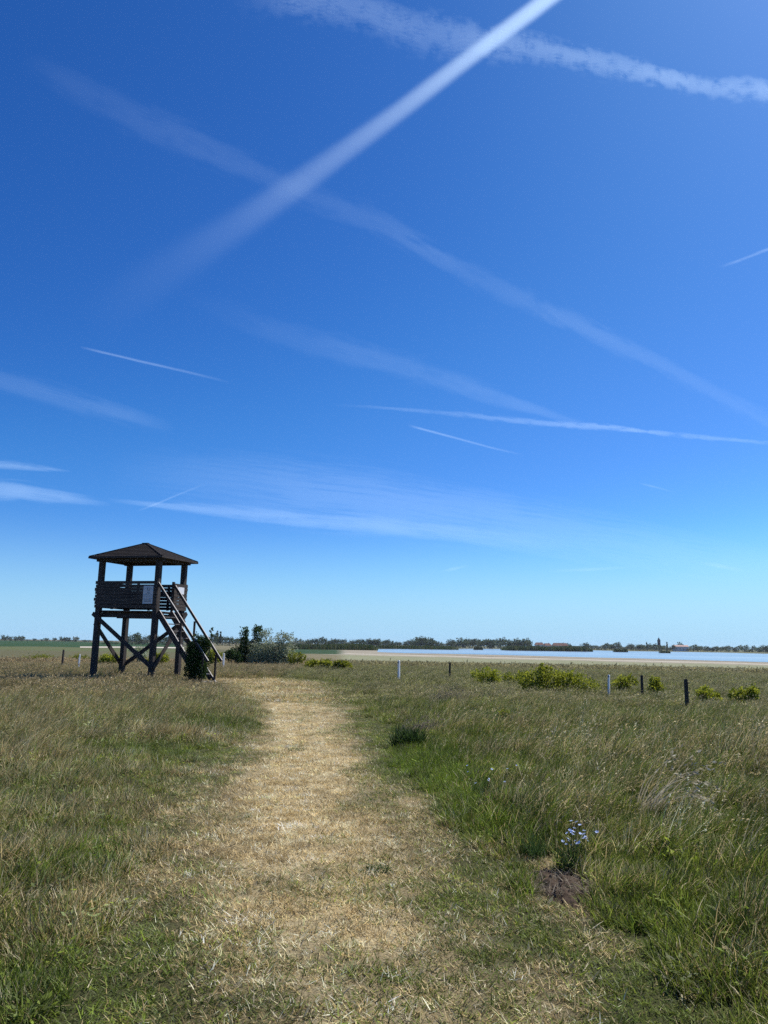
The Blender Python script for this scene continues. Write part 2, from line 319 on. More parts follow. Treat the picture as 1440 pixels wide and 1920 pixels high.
# ---------------------------------------------------------------- ground, path, lake
def horizon_y(px): return 1207.0 + (px - 716.0) * 0.0149
def ground_colour(x, y, z):
    e, s, r, dry, h, lush, bare, n1, n2, wide = maps(x, y)
    soil_g = np.array([0.055, 0.060, 0.022]); straw = np.array([0.38, 0.31, 0.175]); soil_b = np.array([0.11, 0.088, 0.048])  # soil_g is darkened to stand for deep shade between the blades
    t = dry[:, None]; c = soil_g * (1 - t) + soil_b * t
    ins = sstep(-0.3, 0.5, e)[:, None]; c = c * (1 - ins) + (straw * (0.25 + .85 * t)) * ins
    # distance: brown-grey meadow, green shore turf, pale mud, green field on the left
    f = sstep(36, 55, r)[:, None]; c = c * (1 - f) + np.array([0.165, 0.145, 0.080]) * (0.8 + 0.4 * wide[:, None]) * f
    px, py = project(np.stack([x, y, z], 1)); front = y > 5
    dlt = np.where(front, py - horizon_y(px), 200.0); px = np.where(front, px, 0)
    dlt = dlt + (fbm(px, dlt * 12, 60.0, 61) - .5) * 2.0
    k = np.clip((px - 620) / 820, 0, 1.2)                       # lake side: bands widen to the right
    def band(lo0, lo1, hi0, hi1, x0, x1, soft=0.7):
        lo, hi = lo0 + (lo1 - lo0) * k, hi0 + (hi1 - hi0) * k
        return (sstep(lo - soft, lo + soft, dlt) * (1 - sstep(hi - soft, hi + soft, dlt)) * sstep(x0 - 12, x0 + 12, px) * (1 - sstep(x1 - 12, x1 + 12, px)) * (r > 60))[:, None]
    def mix(c, col, w): return c * (1 - w) + np.array(col) * w
    c = mix(c, (0.105, 0.100, 0.048), band(15, 15, 60, 60, -3000, 560, 3))
    c = mix(c, (0.22, 0.225, 0.13), band(20, 29, 31, 40, 640, 4000, 1.5))
    c = mix(c, (0.28, 0.25, 0.185), band(11, 15, 22, 30, 610, 4000))
    c = mix(c, (0.40, 0.365, 0.285), band(19, 26.5, 20.5, 28.5, 640, 4000))
    c = mix(c, (0.20, 0.17, 0.12), band(17.5, 25, 18.5, 26, 760, 4000, .4))
    c = mix(c, (0.030, 0.062, 0.020), band(12.5, 12.5, 21, 21, 545, 640))
    c = mix(c, (0.12, 0.12, 0.055), band(0, 0, 11, 11, 540, 4000))
    c = mix(c, (0.026, 0.062, 0.018), band(4.5, 4.5, 15.5, 15.5, -3000, 345))
    c = mix(c, (0.10, 0.115, 0.045), band(16, 16, 22, 22, -3000, 345, 2))
    c = mix(c, (0.11, 0.10, 0.06), band(-5, -5, 4, 4, -3000, 560))
    return np.clip(c, 0.01, 1)
def build_ground():
    rr = [0.0] + list(np.geomspace(0.5, 60, 150)) + list(np.geomspace(62, 700, 130)) + list(np.geomspace(730, 3000, 12))
    front = np.radians(np.arange(-44, 44.01, 0.35)); back = np.radians(np.arange(50, 311, 6.0))
    ang = np.concatenate([front, back]); na = len(ang); rr = np.array(rr[1:])
    R_, A_ = np.meshgrid(rr, ang, indexing='ij'); X, Y = (R_ * np.sin(A_)).ravel(), (R_ * np.cos(A_)).ravel()
    X = np.append(X, 0.0); Y = np.append(Y, 0.0); Z = ground_z(X, Y); V = np.stack([X, Y, Z], 1)
    i, j = np.meshgrid(np.arange(len(rr) - 1), np.arange(na), indexing='ij'); j2 = (j + 1) % na
    F = np.stack([i * na + j, i * na + j2, (i + 1) * na + j2, (i + 1) * na + j], -1).reshape(-1, 4)[:, ::-1]
    c0 = len(V) - 1; jj = np.arange(0, na - 1, 2)
    Fc = np.stack([np.full(len(jj), c0), jj, jj + 1, (jj + 2) % na], 1)[:, ::-1]
    F = np.concatenate([F, Fc]); gcol = ground_colour(X, Y, Z)
    cen = V[F].mean(1); on = (path_in(cen[:, 0], cen[:, 1]) > 0.0) & (cen[:, 1] > -2.5) & (cen[:, 1] < 31.5)
    for nm, sel in (('ground', ~on), ('path', on)):
        f = F[sel]; u, inv = np.unique(f, return_inverse=True)
        o = link(nm, np_mesh(nm, V[u], inv.reshape(-1, 4), {'gcol': gcol[u]}, True), M['ground']); o['kind'] = 'structure'
        if nm == 'path': tag(o, 'worn straw-coloured mown path curving towards the wooden tower', 'path')
        else: tag(o, 'flat meadow ground running out to the lake shore and horizon', 'ground')
build_ground()
def flat_poly(name, pts, z, mat, label, cat):
    P = gp(np.array([p[0] for p in pts], float), np.array([p[1] for p in pts], float), z)
    me = bpy.data.meshes.new(name); me.from_pydata([tuple(p) for p in P], [], [list(range(len(P)))]); me.update()
    return tag(link(name, me, mat), label, cat, kind='structure')
# near shore first (left to right), then far shore (right to left)
flat_poly('lake', [(708, 1222.6), (760, 1224.5), (850, 1226), (940, 1228), (1000, 1229.5), (1100, 1232.5), (1200, 1234.5), (1300, 1237.5), (1440, 1241.5), (1560, 1245.5),
                   (1560, 1229.5), (1440, 1226), (1350, 1223.5), (1260, 1222), (1180, 1221), (1110, 1219.4), (1000, 1217.8), (900, 1216.3), (850, 1216.6), (790, 1216.6), (707, 1217)],
          LAKE_Z + 0.02, M['water'], 'shallow blue lake lying beyond the meadow on the right', 'lake')
flat_poly('track', [(150, 1214.2), (230, 1214.4), (300, 1215.2), (345, 1215.8), (345, 1213.6), (300, 1213.0), (230, 1212.2), (150, 1212.2)], LAKE_Z + 0.03, M['track'],
          'pale sandy track crossing the field behind the tower legs', 'track')

# ---------------------------------------------------------------- grass: tuft prototypes and scattering
rng = np.random.default_rng(7)
def blades(n, rad, len_lo, len_hi, w, tilt_lo, tilt_hi, curve, wind=0.0, seg=3, heads=0.0, seed=0, clump=0.6):
    g = np.random.default_rng(seed)
    ra = rad * g.random(n) ** clump; a = g.random(n) * 2 * np.pi
    bx, by = ra * np.cos(a), ra * np.sin(a)
    L = g.uniform(len_lo, len_hi, n); az = g.random(n) * 2 * np.pi
    dx, dy = np.cos(az) * (1 - wind) + wind, np.sin(az) * (1 - wind) + 0.1 * wind
    nn = np.hypot(dx, dy) + 1e-6; dx, dy = dx / nn, dy / nn
    tilt = g.uniform(tilt_lo, tilt_hi, n); cv = curve * g.uniform(0.4, 1.6, n)
    wa = az + np.pi / 2 + g.normal(0, .7, n); wx, wy = np.cos(wa), np.sin(wa)
    V, br = [], []; b = g.random(n)
    x, y, z = bx.copy(), by.copy(), np.full(n, -0.01)
    for k in range(seg + 1):
        s = k / seg; ww = w * (1 - 0.85 * s ** 1.6) * 0.5 * g.uniform(.7, 1.3, n)
        V.append(np.stack([x - wx * ww, y - wy * ww, z], 1)); V.append(np.stack([x + wx * ww, y + wy * ww, z], 1)); br += [b, b]
        th = tilt + cv * s; st = L / seg; x = x + dx * np.sin(th) * st; y = y + dy * np.sin(th) * st; z = z + np.cos(th) * st
    Vv = np.stack(V, 1).reshape(-1, 3); bb = np.stack(br, 1).reshape(-1); K = 2 * (seg + 1); o = np.arange(n)[:, None] * K
    F = np.concatenate([np.concatenate([o + 2 * k, o + 2 * k + 1, o + 2 * k + 3, o + 2 * k + 2], 1) for k in range(seg)])
    if heads > 0:                                     # seed heads: small leaflets round the upper part of some stalks
        pick = np.nonzero(g.random(n) < heads)[0]; q = 7; m = len(pick) * q
        tip = np.stack([x, y, z], 1)[pick].repeat(q, 0); d = np.stack([dx * np.sin(tilt + cv), dy * np.sin(tilt + cv), np.cos(tilt + cv)], 1)[pick].repeat(q, 0)
        c = tip - d * (g.random(m) * 0.20 * L[pick].repeat(q))[:, None] + g.normal(0, w * 1.0, (m, 3))
        sz = w * g.uniform(.8, 1.45, m)[:, None]; r1 = g.normal(0, .45, (m, 3)) + d; r1 /= np.linalg.norm(r1, axis=1)[:, None]
        r2 = np.cross(r1, g.normal(0, 1, (m, 3))); r2 /= np.linalg.norm(r2, axis=1)[:, None]
        H = np.stack([c - r1 * sz * 1.8, c + r2 * sz * .55, c + r1 * sz * 1.8, c - r2 * sz * .55], 1).reshape(-1, 3)
        F = np.concatenate([F, len(Vv) + np.arange(m * 4).reshape(-1, 4)]); Vv = np.concatenate([Vv, H])
        bb[np.isin(np.arange(len(bb)) // K, pick)] = -0.3 - 0.1 * g.random()
        bb = np.concatenate([bb, np.repeat(-g.random(m) * .9 - .05, 4)])
    return Vv, F, bb
def leaves(n, rad, lo, hi, asp, zlo, zhi, seed):
    g = np.random.default_rng(seed); a = g.random(n) * 2 * np.pi; ra = rad * np.sqrt(g.random(n))
    c = np.stack([ra * np.cos(a), ra * np.sin(a), g.uniform(zlo, zhi, n)], 1)
    r1 = np.stack([np.cos(a) + g.normal(0, .5, n), np.sin(a) + g.normal(0, .5, n), g.uniform(-.1, .9, n)], 1); r1 /= np.linalg.norm(r1, axis=1)[:, None]
    r2 = np.cross(r1, np.array([0, 0, 1.0]) + g.normal(0, .3, (n, 3))); r2 /= np.linalg.norm(r2, axis=1)[:, None]
    sz = g.uniform(lo, hi, n)[:, None]
    V = np.stack([c, c + r1 * sz * .5 + r2 * sz * asp, c + r1 * sz, c + r1 * sz * .5 - r2 * sz * asp], 1).reshape(-1, 3)
    return V, np.arange(n * 4).reshape(-1, 4), np.repeat(g.random(n), 4)
PROTO = bpy.data.collections.new('tuft_prototypes')       # not linked to the scene: source of the stuff below
PROTO_SETS = {}
def proto(kind, k, V, F, br):
    nm = '%s_tuft_%02d' % (kind, k); me = np_mesh(nm, V, F, {'br': br}); me.materials.append(M['grass'])
    o = bpy.data.objects.new(nm, me)
    if kind not in PROTO_SETS: PROTO_SETS[kind] = bpy.data.collections.new('prototype_' + kind)
    PROTO_SETS[kind].objects.link(o)
NV = 5
for k in range(NV):
    proto('litter', k, *blades(44, .085, .025, .065, .0052, .75, 1.6, .3, 0.0, 2, seed=10 + k, clump=.5))
    proto('short', k, *blades(34, .075, .06, .15, .0058, .1, .95, .6, 0.2, 3, seed=30 + k))
    proto('mid', k, *blades(32, .075, .13, .27, .0062, .05, .75, .8, 0.4, 4, seed=50 + k))
    proto('tall', k, *blades(32, .085, .22, .50, .0062, .05, .55, .95, 0.6, 5, heads=.05, seed=70 + k))
    proto('seed', k, *blades(9, .09, .34, .58, .0044, .05, .45, .8, 0.65, 5, heads=1.0, seed=90 + k))
    proto('weed', k, *leaves(30, .085, .025, .055, .20, .01, .10, 110 + k))
    proto('far', k, *blades(46, .22, .20, .44, .0110, .05, .6, .8, 0.55, 3, heads=.08, seed=130 + k))
    proto('farlit', k, *blades(60, .34, .05, .13, .011, .7, 1.6, .3, 0.0, 2, seed=150 + k))
    proto('veryfar', k, *blades(46, .75, .16, .38, .030, .05, .7, .6, 0.4, 2, heads=.3, seed=170 + k))

def scatter_nodes(coll):
    ng = bpy.data.node_groups.new('scatter', 'GeometryNodeTree')
    ng.interface.new_socket('Geometry', in_out='INPUT', socket_type='NodeSocketGeometry'); ng.interface.new_socket('Geometry', in_out='OUTPUT', socket_type='NodeSocketGeometry')
    gi, go = ng.nodes.new('NodeGroupInput'), ng.nodes.new('NodeGroupOutput')
    iop = ng.nodes.new('GeometryNodeInstanceOnPoints'); ci = ng.nodes.new('GeometryNodeCollectionInfo')
    ci.inputs['Collection'].default_value = coll; ci.inputs['Separate Children'].default_value = True; ci.inputs['Reset Children'].default_value = True
    def named(nm, typ):
        n = ng.nodes.new('GeometryNodeInputNamedAttribute'); n.data_type = typ; n.inputs['Name'].default_value = nm; return n.outputs[0]
    L = ng.links.new
    L(gi.outputs[0], iop.inputs['Points']); L(ci.outputs[0], iop.inputs['Instance']); iop.inputs['Pick Instance'].default_value = True
    L(named('pid', 'INT'), iop.inputs['Instance Index']); L(named('rot', 'FLOAT_VECTOR'), iop.inputs['Rotation']); L(named('scl', 'FLOAT_VECTOR'), iop.inputs['Scale'])
    L(iop.outputs[0], go.inputs[0]); return ng
def scatter(name, kind, P, rot, scl, dry, cg, cs, label, cat):
    n = len(P)
    if n == 0: return
    me = bpy.data.meshes.new(name); me.vertices.add(n); me.vertices.foreach_set('co', np.asarray(P, np.float32).ravel())
    me.attributes.new('pid', 'INT', 'POINT').data.foreach_set('value', rng.integers(0, NV, n).astype(np.int32))
    for an, a in (('rot', rot), ('scl', scl), ('cg', cg), ('cs', cs)):
        me.attributes.new(an, 'FLOAT_VECTOR', 'POINT').data.foreach_set('vector', np.asarray(a, np.float32).ravel())
    me.attributes.new('dry', 'FLOAT', 'POINT').data.foreach_set('value', np.asarray(dry, np.float32))
    o = link(name, me, M['grass']); tag(o, label, cat, kind='stuff')
    md = o.modifiers.new('scatter', 'NODES'); md.node_group = scatter_nodes(PROTO_SETS[kind])

def sample(density, r0, r1, ah=RAD(33), back=2.2):
    """points over the wedge of ground the photograph shows, with a margin, at density(r) per square metre"""
    out = []
    for a, b in zip(np.geomspace(r0, r1, 13)[:-1], np.geomspace(r0, r1, 13)[1:]):
        n = rng.poisson(density((a + b) / 2) * ah * (b * b - a * a)); r = np.sqrt(rng.uniform(a * a, b * b, n)); t = rng.uniform(-ah, ah, n)
        out.append(np.stack([r * np.sin(t), r * np.cos(t) - back], 1))
    return np.concatenate(out)
def colours(x, y, s, r, lush, n1, n2, wide, e):
    n = len(x); u = rng.random((n, 1)); v = rng.random((n, 1)); far = sstep(12, 30, r)[:, None]
    g0, g1, g2 = np.array([0.075, 0.115, 0.018]), np.array([0.205, 0.240, 0.046]), np.array([0.195, 0.225, 0.095])
    cg = g0 * (1 - u) + g1 * u; grey = (v < 0.22 + 0.25 * (n2[:, None] > .55)) * (s[:, None] < 0); cg = np.where(grey, g2 * (0.7 + .6 * u), cg)
    cg = cg * (1 - lush[:, None] * .7) + np.array([0.110, 0.170, 0.022]) * (0.7 + .7 * u) * lush[:, None] * .7
    cg = cg * (1 - .35 * far) + np.array([0.190, 0.205, 0.065]) * .35 * far
    s0, s1, s2 = np.array([0.55, 0.44, 0.235]), np.array([0.35, 0.265, 0.125]), np.array([0.72, 0.64, 0.43])
    cs = np.where(v < .35, s0, np.where(v < .75, s1, s2)) * (0.75 + .5 * u)
    out = sstep(0.0, 1.2, -e)[:, None]
    cs = cs * (1 - .35 * out) + np.array([0.40, 0.33, 0.17]) * .35 * out
    brown = np.where(s[:, None] < 0, np.array([0.350, 0.275, 0.155]), np.array([0.30, 0.28, 0.14])) * (0.7 + .6 * u)
    cs = cs * (1 - .8 * far * out) + brown * .8 * far * out
    k = rng.uniform(.5, 1.5, (n, 1)) * (.55 + .9 * fbm(x, y, .35, 91))[:, None]
    core = np.exp(-((x - np.interp(np.clip(y, 0, 40), PY, PL * .62 + PR * .38)) / 0.5) ** 2)[:, None] * sstep(-.2, .4, e)[:, None]
    return cg * k, np.clip(cs * (.35 + .65 * k) * (1 + .15 * core), 0, .8)
TOWER_C = (-9.15, 30.55)
def run_scatter():
    def put(kind, name, xy, sel, mp, hs, wid, label, cat, dry_add=0.0, flat=False):
        e, s, r, dry, h, lush, bare, n1, n2, wide = [a[sel] for a in mp]
        x, y = xy[sel, 0], xy[sel, 1]; n = len(x); cg, cs = colours(x, y, s, r, lush, n1, n2, wide, e)
        rot = np.stack([rng.normal(0, .12, n), rng.normal(0, .12, n), rng.uniform(0, 6.283, n) if flat else rng.normal(0, .7, n)], 1)
        sc = hs(h) * rng.uniform(.75, 1.3, n); w_ = rng.uniform(.8, 1.25, n) * wid
        P = np.stack([x, y, ground_z(x, y)], 1)
        scatter(name, kind, P, rot, np.stack([sc * .5 + w_ * .5, sc * .5 + w_ * .5, sc], 1), np.clip(dry + dry_add + rng.normal(0, .08, n), 0, 1), cg, cs, label, cat)
    # near and middle distance
    xy = sample(lambda r: 430 if r < 8 else 430 * (8 / r) ** 1.1, 2.6, 24); mp = maps(xy[:, 0], xy[:, 1]); e, s, r, dry, h, lush, bare, n1, n2, wide = mp
    ok = (bare < .5); u = rng.random(len(xy)); keep = ok & (u > 0.35 * (e < 0) * (h > .15))
    lit = (h < .075) | (u < .12)
    put('litter', 'cut_straw', xy, ok & lit, mp, lambda h: np.ones_like(h), 1.0, 'short dry cut straw lying over the mown path', 'straw', .08, True)
    put('short', 'short_grass', xy, keep & ~lit & (h < .135), mp, lambda h: h / .11, 1.0, 'short mixed green and dry grass beside the path', 'grass', 0, True)
    u2 = rng.random(len(xy)); mid = keep & ~lit & (h >= .135)
    put('weed', 'broadleaf_weeds', xy, keep & ~lit & (h > .06) & (u2 < np.where(s < 0, .10, .03) + .05 * (n2 > .6)), mp, lambda h: np.clip(h / .14, .5, 1.5), 1.0, 'small broad-leaved weeds among the meadow grass', 'weeds', -.4, True)
    put('mid', 'meadow_grass', xy, mid & (u2 >= .1) & ((h < .21) | (u2 < .35)), mp, lambda h: h / .19, 1.0, 'knee-low windblown meadow grass left and right of the path', 'grass')
    put('tall', 'tall_grass', xy, mid & (h >= .21) & (u2 >= .35) & (u2 < .95), mp, lambda h: h / .30, 1.0, 'tall dark green windblown grass right of the path', 'grass')
    put('seed', 'seeding_grass', xy, mid & (h >= .15) & (u2 > .965), mp, lambda h: h / .28, 1.0, 'pale nodding seed stalks standing in the tall grass', 'grass', .2)
    # 22 - 60 m
    xy = sample(lambda r: 34 if r < 30 else 34 * (30 / r) ** 1.1, 23, 64); mp = maps(xy[:, 0], xy[:, 1]); e, s, r, dry, h, lush, bare, n1, n2, wide = mp
    put('farlit', 'far_cut_straw', xy, (h < .10), mp, lambda h: np.ones_like(h), 1.0, 'cut straw on the far bend of the path', 'straw', .05, True)
    put('far', 'brown_meadow_grass', xy, (h >= .10), mp, lambda h: h / .34, 1.0, 'brown-tinged seeding grass round the tower and fence posts', 'grass', .05)
    xy = sample(lambda r: 5.0 * (62 / r), 62, 122); mp = maps(xy[:, 0], xy[:, 1])
    put('veryfar', 'far_sedge', xy, np.ones(len(xy), bool), mp, lambda h: np.full_like(h, .8), 1.0, 'low brown sedge sloping to the lake shore', 'sedge', .05)
run_scatter()

# ---------------------------------------------------------------- observation tower
TH, TS, TT = 0.334, 2.62, 1.70
ZR, ZB, ZP, OV, ZE, ZA = 4.56, 2.76, 3.80, 0.374, 4.71, 5.35
ux, uy, vx, vy = math.cos(TH), -math.sin(TH), math.sin(TH), math.cos(TH)
TC = (-8.606 - ux * TS / 2 + vx * TT / 2, 29.337 - uy * TS / 2 + vy * TT / 2)
def build_tower():
    rd = random.Random(3); hx, hy = TS / 2, TT / 2
    T = empty('observation_tower', (TC[0], TC[1], 0.0), -TH); T.rotation_euler = (RAD(-0.1), RAD(0.55), -TH)
    tag(T, 'dark wooden observation tower with hip roof and open staircase', 'tower')
    W, Pk = M['wood'], M['plank']
    for sx, sy in ((-1, -1), (1, -1), (1, 1), (-1, 1)):
        MB().beam((sx * hx, sy * hy, -0.35), (sx * hx, sy * hy, ZR), .185, .185, (0, 1, 0)).build('post', W, T)
    # floor: two outer beams, joists and boards
    zf = 2.66
    for sy in (-1, 1): MB().box(-hx - .30, sy * (hy - .16) - .05, 2.40, hx + .22, sy * (hy - .16) + .05, 2.575).build('floor_beam', W, T)
    for k in range(4): x = -hx + .13 + k * (TS - .26) / 3; MB().box(x - .045, -hy + .05, 2.578, x + .045, hy - .05, zf - .042).build('joist', W, T)
    nb = 13; bw = (TS + .16) / nb
    for k in range(nb): x = -hx - .08 + k * bw; MB().box(x + .004, -hy - .09, zf - .04, x + bw - .004, hy + .09, zf - rd.uniform(0, .004)).build('floor_board', Pk, T)
    # parapet planks
    n = 8; pitch = (ZP - ZB) / n; th = .028
    def prow(face):
        for k in range(n):
            z0 = ZB + k * pitch + rd.uniform(-.004, .004); hgt = pitch - rd.choice((.006, .010, .016)); z1 = z0 + hgt - (.012 if k == n - 2 else 0)
            a, b = rd.uniform(-.03, .03), rd.uniform(-.015, .015); m = MB(); off = .098 + rd.uniform(0, .006)
            if face == 'f': m.box(-hx - .14 + a, -hy - off - th, z0, hx + .085 + b * .3, -hy - off, z1)
            if face == 'b': m.box(-hx - .14 + a, hy + off, z0, hx + .1 + b, hy + off + th, z1)
            if face == 'l': m.box(-hx - off - th, -hy - .095, z0, -hx - off, hy + .095, z1)
            if face == 'r': m.box(hx + off, -hy + .93, z0 - .02, hx + off + th, hy + .135 + b, z1 - .02)
            m.build('parapet_plank', Pk, T)
    for f in 'fblr': prow(f)
    for x, y in ((-.42, -hy - .070), (.5, -hy - .070), (-.3, hy + .070), (.6, hy + .07)): MB().box(x - .045, y - .026, ZB - .02, x + .045, y + .026, ZP - .04).build('parapet_upright', W, T)
    MB().box(-hx - .096, -.05, ZB - .02, -hx - .045, .05, ZP - .04).build('parapet_upright', W, T)
    MB().box(hx + .02, -hy + .90, ZB - .10, hx + .097, -hy + 1.0, ZP + .03).build('door_post', W, T)
    for z in (ZB + .06, ZP - .10): MB().box(hx + .01, -hy + 1.0, z, hx + .06, hy - .1, z + .08).build('parapet_rail', W, T)
    # braces
    def brace(a, b, ext0=.25, ext1=.0, w=.05, h=.15):
        a, b = Vector(a), Vector(b); d = (b - a).normalized(); up = (0, 1, 0) if abs(d.y) < .3 else (1, 0, 0)
        MB().beam(a - d * ext0, b + d * ext1, h, w, up).build('brace', W, T)
    of = .12
    brace((-hx, -hy - of, 2.42), (hx, -hy - of, .62), .20, .10)
    brace((-hx - of, -hy, 2.15), (-hx - of, hy, .62), .02, .10)
    brace((hx, hy + of, 2.30), (-hx, hy + of, .55), .12, .05)
    brace((hx + of, hy, 2.45), (hx + of, -hy, .60), .28, .10)
    # roof: ring beam, rafters, stepped shingle courses, fascia, cap
    for sy in (-1, 1): MB().box(-hx - .25, sy * hy - .06, ZR, hx + .25, sy * hy + .06, ZR + .13).build('ring_beam', W, T)
    for sx in (-1, 1): MB().box(sx * hx - .06, -hy + .062, ZR + .003, sx * hx + .06, hy - .062, ZR + .127).build('ring_beam', W, T)
    ex, ey = hx + OV, hy + OV; rl = .09
    def ring(t): return ex + (rl - ex) * t, ey + (0.02 - ey) * t, ZE + (ZA - ZE) * t
    nc = 9; V, F = [], []
    for k in range(nc):
        x0, y0, z0 = ring(k / nc); x1, y1, z1 = ring((k + 1.25) / nc if k < nc - 1 else 1.0); lift = .022; b = len(V)
        for (x, y, z) in ((x0, y0, z0 + lift), (x1, y1, z1)):
            V += [(-x, -y, z), (x, -y, z), (x, y, z), (-x, y, z)]
        V += [(-x0, -y0, z0 - .004), (x0, -y0, z0 - .004), (x0, y0, z0 - .004), (-x0, y0, z0 - .004)]
        for i in range(4): j = (i + 1) % 4; F += [[b + i, b + j, b + 4 + j, b + 4 + i], [b + 8 + i, b + 8 + j, b + j, b + i]]
    me = bpy.data.meshes.new('roof'); me.from_pydata(V, [], F); me.update(); roof = link('roof', me, M['roof'], T)
    m = MB(); t_in = .93; zs = ZE - .012
    m.hexa([(-ex + .03, -ey + .03, zs - .03), (ex - .03, -ey + .03, zs - .03), (ex - .03, ey - .03, zs - .03), (-ex + .03, ey - .03, zs - .03),
            (-ex + .03, -ey + .03, zs), (ex - .03, -ey + .03, zs), (ex - .03, ey - .03, zs), (-ex + .03, ey - .03, zs)]); m.build('soffit', W, roof)
    for sy in (-1, 1): MB().box(-ex - .012, sy * ey - .014, ZE - .06, ex + .012, sy * ey + .014, ZE + .012).build('fascia', W, roof)
    for sx in (-1, 1): MB().box(sx * ex - .013, -ey + .016, ZE - .058, sx * ex + .013, ey - .016, ZE + .010).build('fascia', W, roof)
    for sx in (-1, 1):
        for sy in (-1, 1): MB().beam((sx * ex, sy * ey, ZE + .028), (sx * rl, sy * .02, ZA + .012), .09, .022, (0, 0, 1)).build('hip_cap', M['roof'], roof)
    MB().box(-rl - .05, -.06, ZA - .02, rl + .05, .06, ZA + .035).build('ridge_cap', M['roof'], roof)
    # staircase on the C-D side; upper faces of rails, stringers and treads are painted pale as the sun's highlight
    def top(o, k): o.data.materials.append(M['top_highlight']); o.data.polygons[k].material_index = 1
    xs0, run, ztop = hx + .10, 2.12, 2.60; ya, yb = -hy + .02, -hy + .86
    sl = Vector((run, 0, -ztop)); nx = Vector((ztop, 0, run)).normalized()
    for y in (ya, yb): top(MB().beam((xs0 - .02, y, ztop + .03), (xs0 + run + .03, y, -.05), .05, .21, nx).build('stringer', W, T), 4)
    nt = 10
    for k in range(nt):
        t = (k + .6) / nt; x = xs0 + run * t; z = ztop * (1 - t)
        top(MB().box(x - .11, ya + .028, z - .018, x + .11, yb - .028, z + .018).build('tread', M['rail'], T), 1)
    z0, z1 = 3.72, .86; xr0, xr1 = hx + .06, hx + 2.42
    for y in (ya - .075, yb + .045):
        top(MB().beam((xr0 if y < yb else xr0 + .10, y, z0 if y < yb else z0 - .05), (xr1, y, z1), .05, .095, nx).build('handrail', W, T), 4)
        for t in (.47, .90):
            x = xr0 + (xr1 - xr0) * t; zz = z0 + (z1 - z0) * t
            MB().box(x - .035, y - .024 + (.026 if y < yb else -.026) , max(-.2, zz - 1.22), x + .035, y + .024 + (.026 if y < yb else -.026), zz - .06).build('handrail_post', W, T)
    # signs
    yf = -hy - .098 - .006 - th - .008; cx = hx - .295
    sg = MB().box(cx - .22, yf - .012, ZB + .16, cx + .22, yf, ZP - .20).build('sign_board', M['panel'], T); sg['label'] = 'grey-white information board with small dark emblem and print lines'
    zt = ZP - .20; y1 = yf - .014
    em = MB(); rr_ = .058
    for k in range(10):                                # broken ring emblem
        a0, a1 = RAD(110 + k * 30), RAD(110 + (k + 1) * 30)
        em.beam((cx + .02 + rr_ * math.cos(a0), y1, zt - .13 + rr_ * math.sin(a0)), (cx + .02 + rr_ * math.cos(a1), y1, zt - .13 + rr_ * math.sin(a1)), .006, .024, (0, 1, 0))
    em.build('emblem', M['black'], sg)
    for z, xw, hh in ((zt - .25, .07, .012), (zt - .29, .10, .010), (zt - .345, .21, .014), (zt - .40, .18, .008), (zt - .47, .215, .014), (zt - .52, .17, .010), (zt - .55, .17, .012), (zt - .59, .17, .026)):
        MB().box(cx - xw, y1 - .002, z - hh / 2, cx + xw, y1 + .003, z + hh / 2).build('print_line', M['print'], sg)
    xq = hx + .098 + .006 + th + .004
    nb_ = MB().box(xq, -hy + 1.16, ZP - .42, xq + .008, -hy + 1.58, ZP - .15).build('notice', M['paper'], T); nb_['label'] = 'small white notice beside the stair opening'
build_tower()

# ---------------------------------------------------------------- shrubs, trees and plants
def leaf_cloud(lobes, n, lo, hi, asp=0.3, shell=0.55, up=0.2, seed=0, wsel=None):
    """leaf faces spread through ellipsoid lobes [(cx,cy,cz,rx,ry,rz)], denser to the outside, gathered in twig clumps"""
    g = np.random.default_rng(seed); Lb = np.array(lobes, float); vol = (Lb[:, 3] * Lb[:, 4] * Lb[:, 5]) ** .7; pr = vol / vol.sum()
    nt = max(8, n // 14); li = g.choice(len(Lb), nt, p=pr); d = g.normal(0, 1, (nt, 3)); d /= np.linalg.norm(d, axis=1)[:, None]
    rad = (shell + (1 - shell) * g.random(nt)) * g.uniform(.75, 1.1, nt); cl = Lb[li, :3] + d * rad[:, None] * Lb[li, 3:]
    ti = g.integers(0, nt, n); tw = Lb[li[ti], 3:].mean(1) * .20
    out = d[ti] + np.array([0, 0, up]); c = cl[ti] + g.normal(0, 1, (n, 3)) * tw[:, None]
    r1 = out + g.normal(0, .8, (n, 3)); r1 /= np.linalg.norm(r1, axis=1)[:, None]
    r2 = np.cross(r1, g.normal(0, 1, (n, 3))); r2 /= np.linalg.norm(r2, axis=1)[:, None]; sz = g.uniform(lo, hi, n)[:, None]
    V = np.stack([c, c + r1 * sz * .5 + r2 * sz * asp, c + r1 * sz, c + r1 * sz * .5 - r2 * sz * asp], 1).reshape(-1, 3)
    tb = g.random(nt); b = np.clip(.55 * tb[ti] + .45 * g.random(n), 0, 1)
    V[:, 2] = np.maximum(V[:, 2], 0.0)
    return V, np.arange(n * 4).reshape(-1, 4), np.repeat(b, 4)
def stems(name, tips, mat, parent, r0=.02, base=(0, 0, -.08), seed=0, spread=.05):
    g = random.Random(seed); m = MB()
    for t in tips:
        b = Vector(base) + Vector((g.uniform(-spread, spread), g.uniform(-spread, spread), 0)); t = Vector(t); mid = (b + t) / 2 + Vector((g.uniform(-.1, .1), g.uniform(-.1, .1), g.uniform(0, .1))) * (t - b).length
        m.tube([b, mid, t], [r0, r0 * .65, r0 * .2], 5)
    return m.build(name, mat, parent)
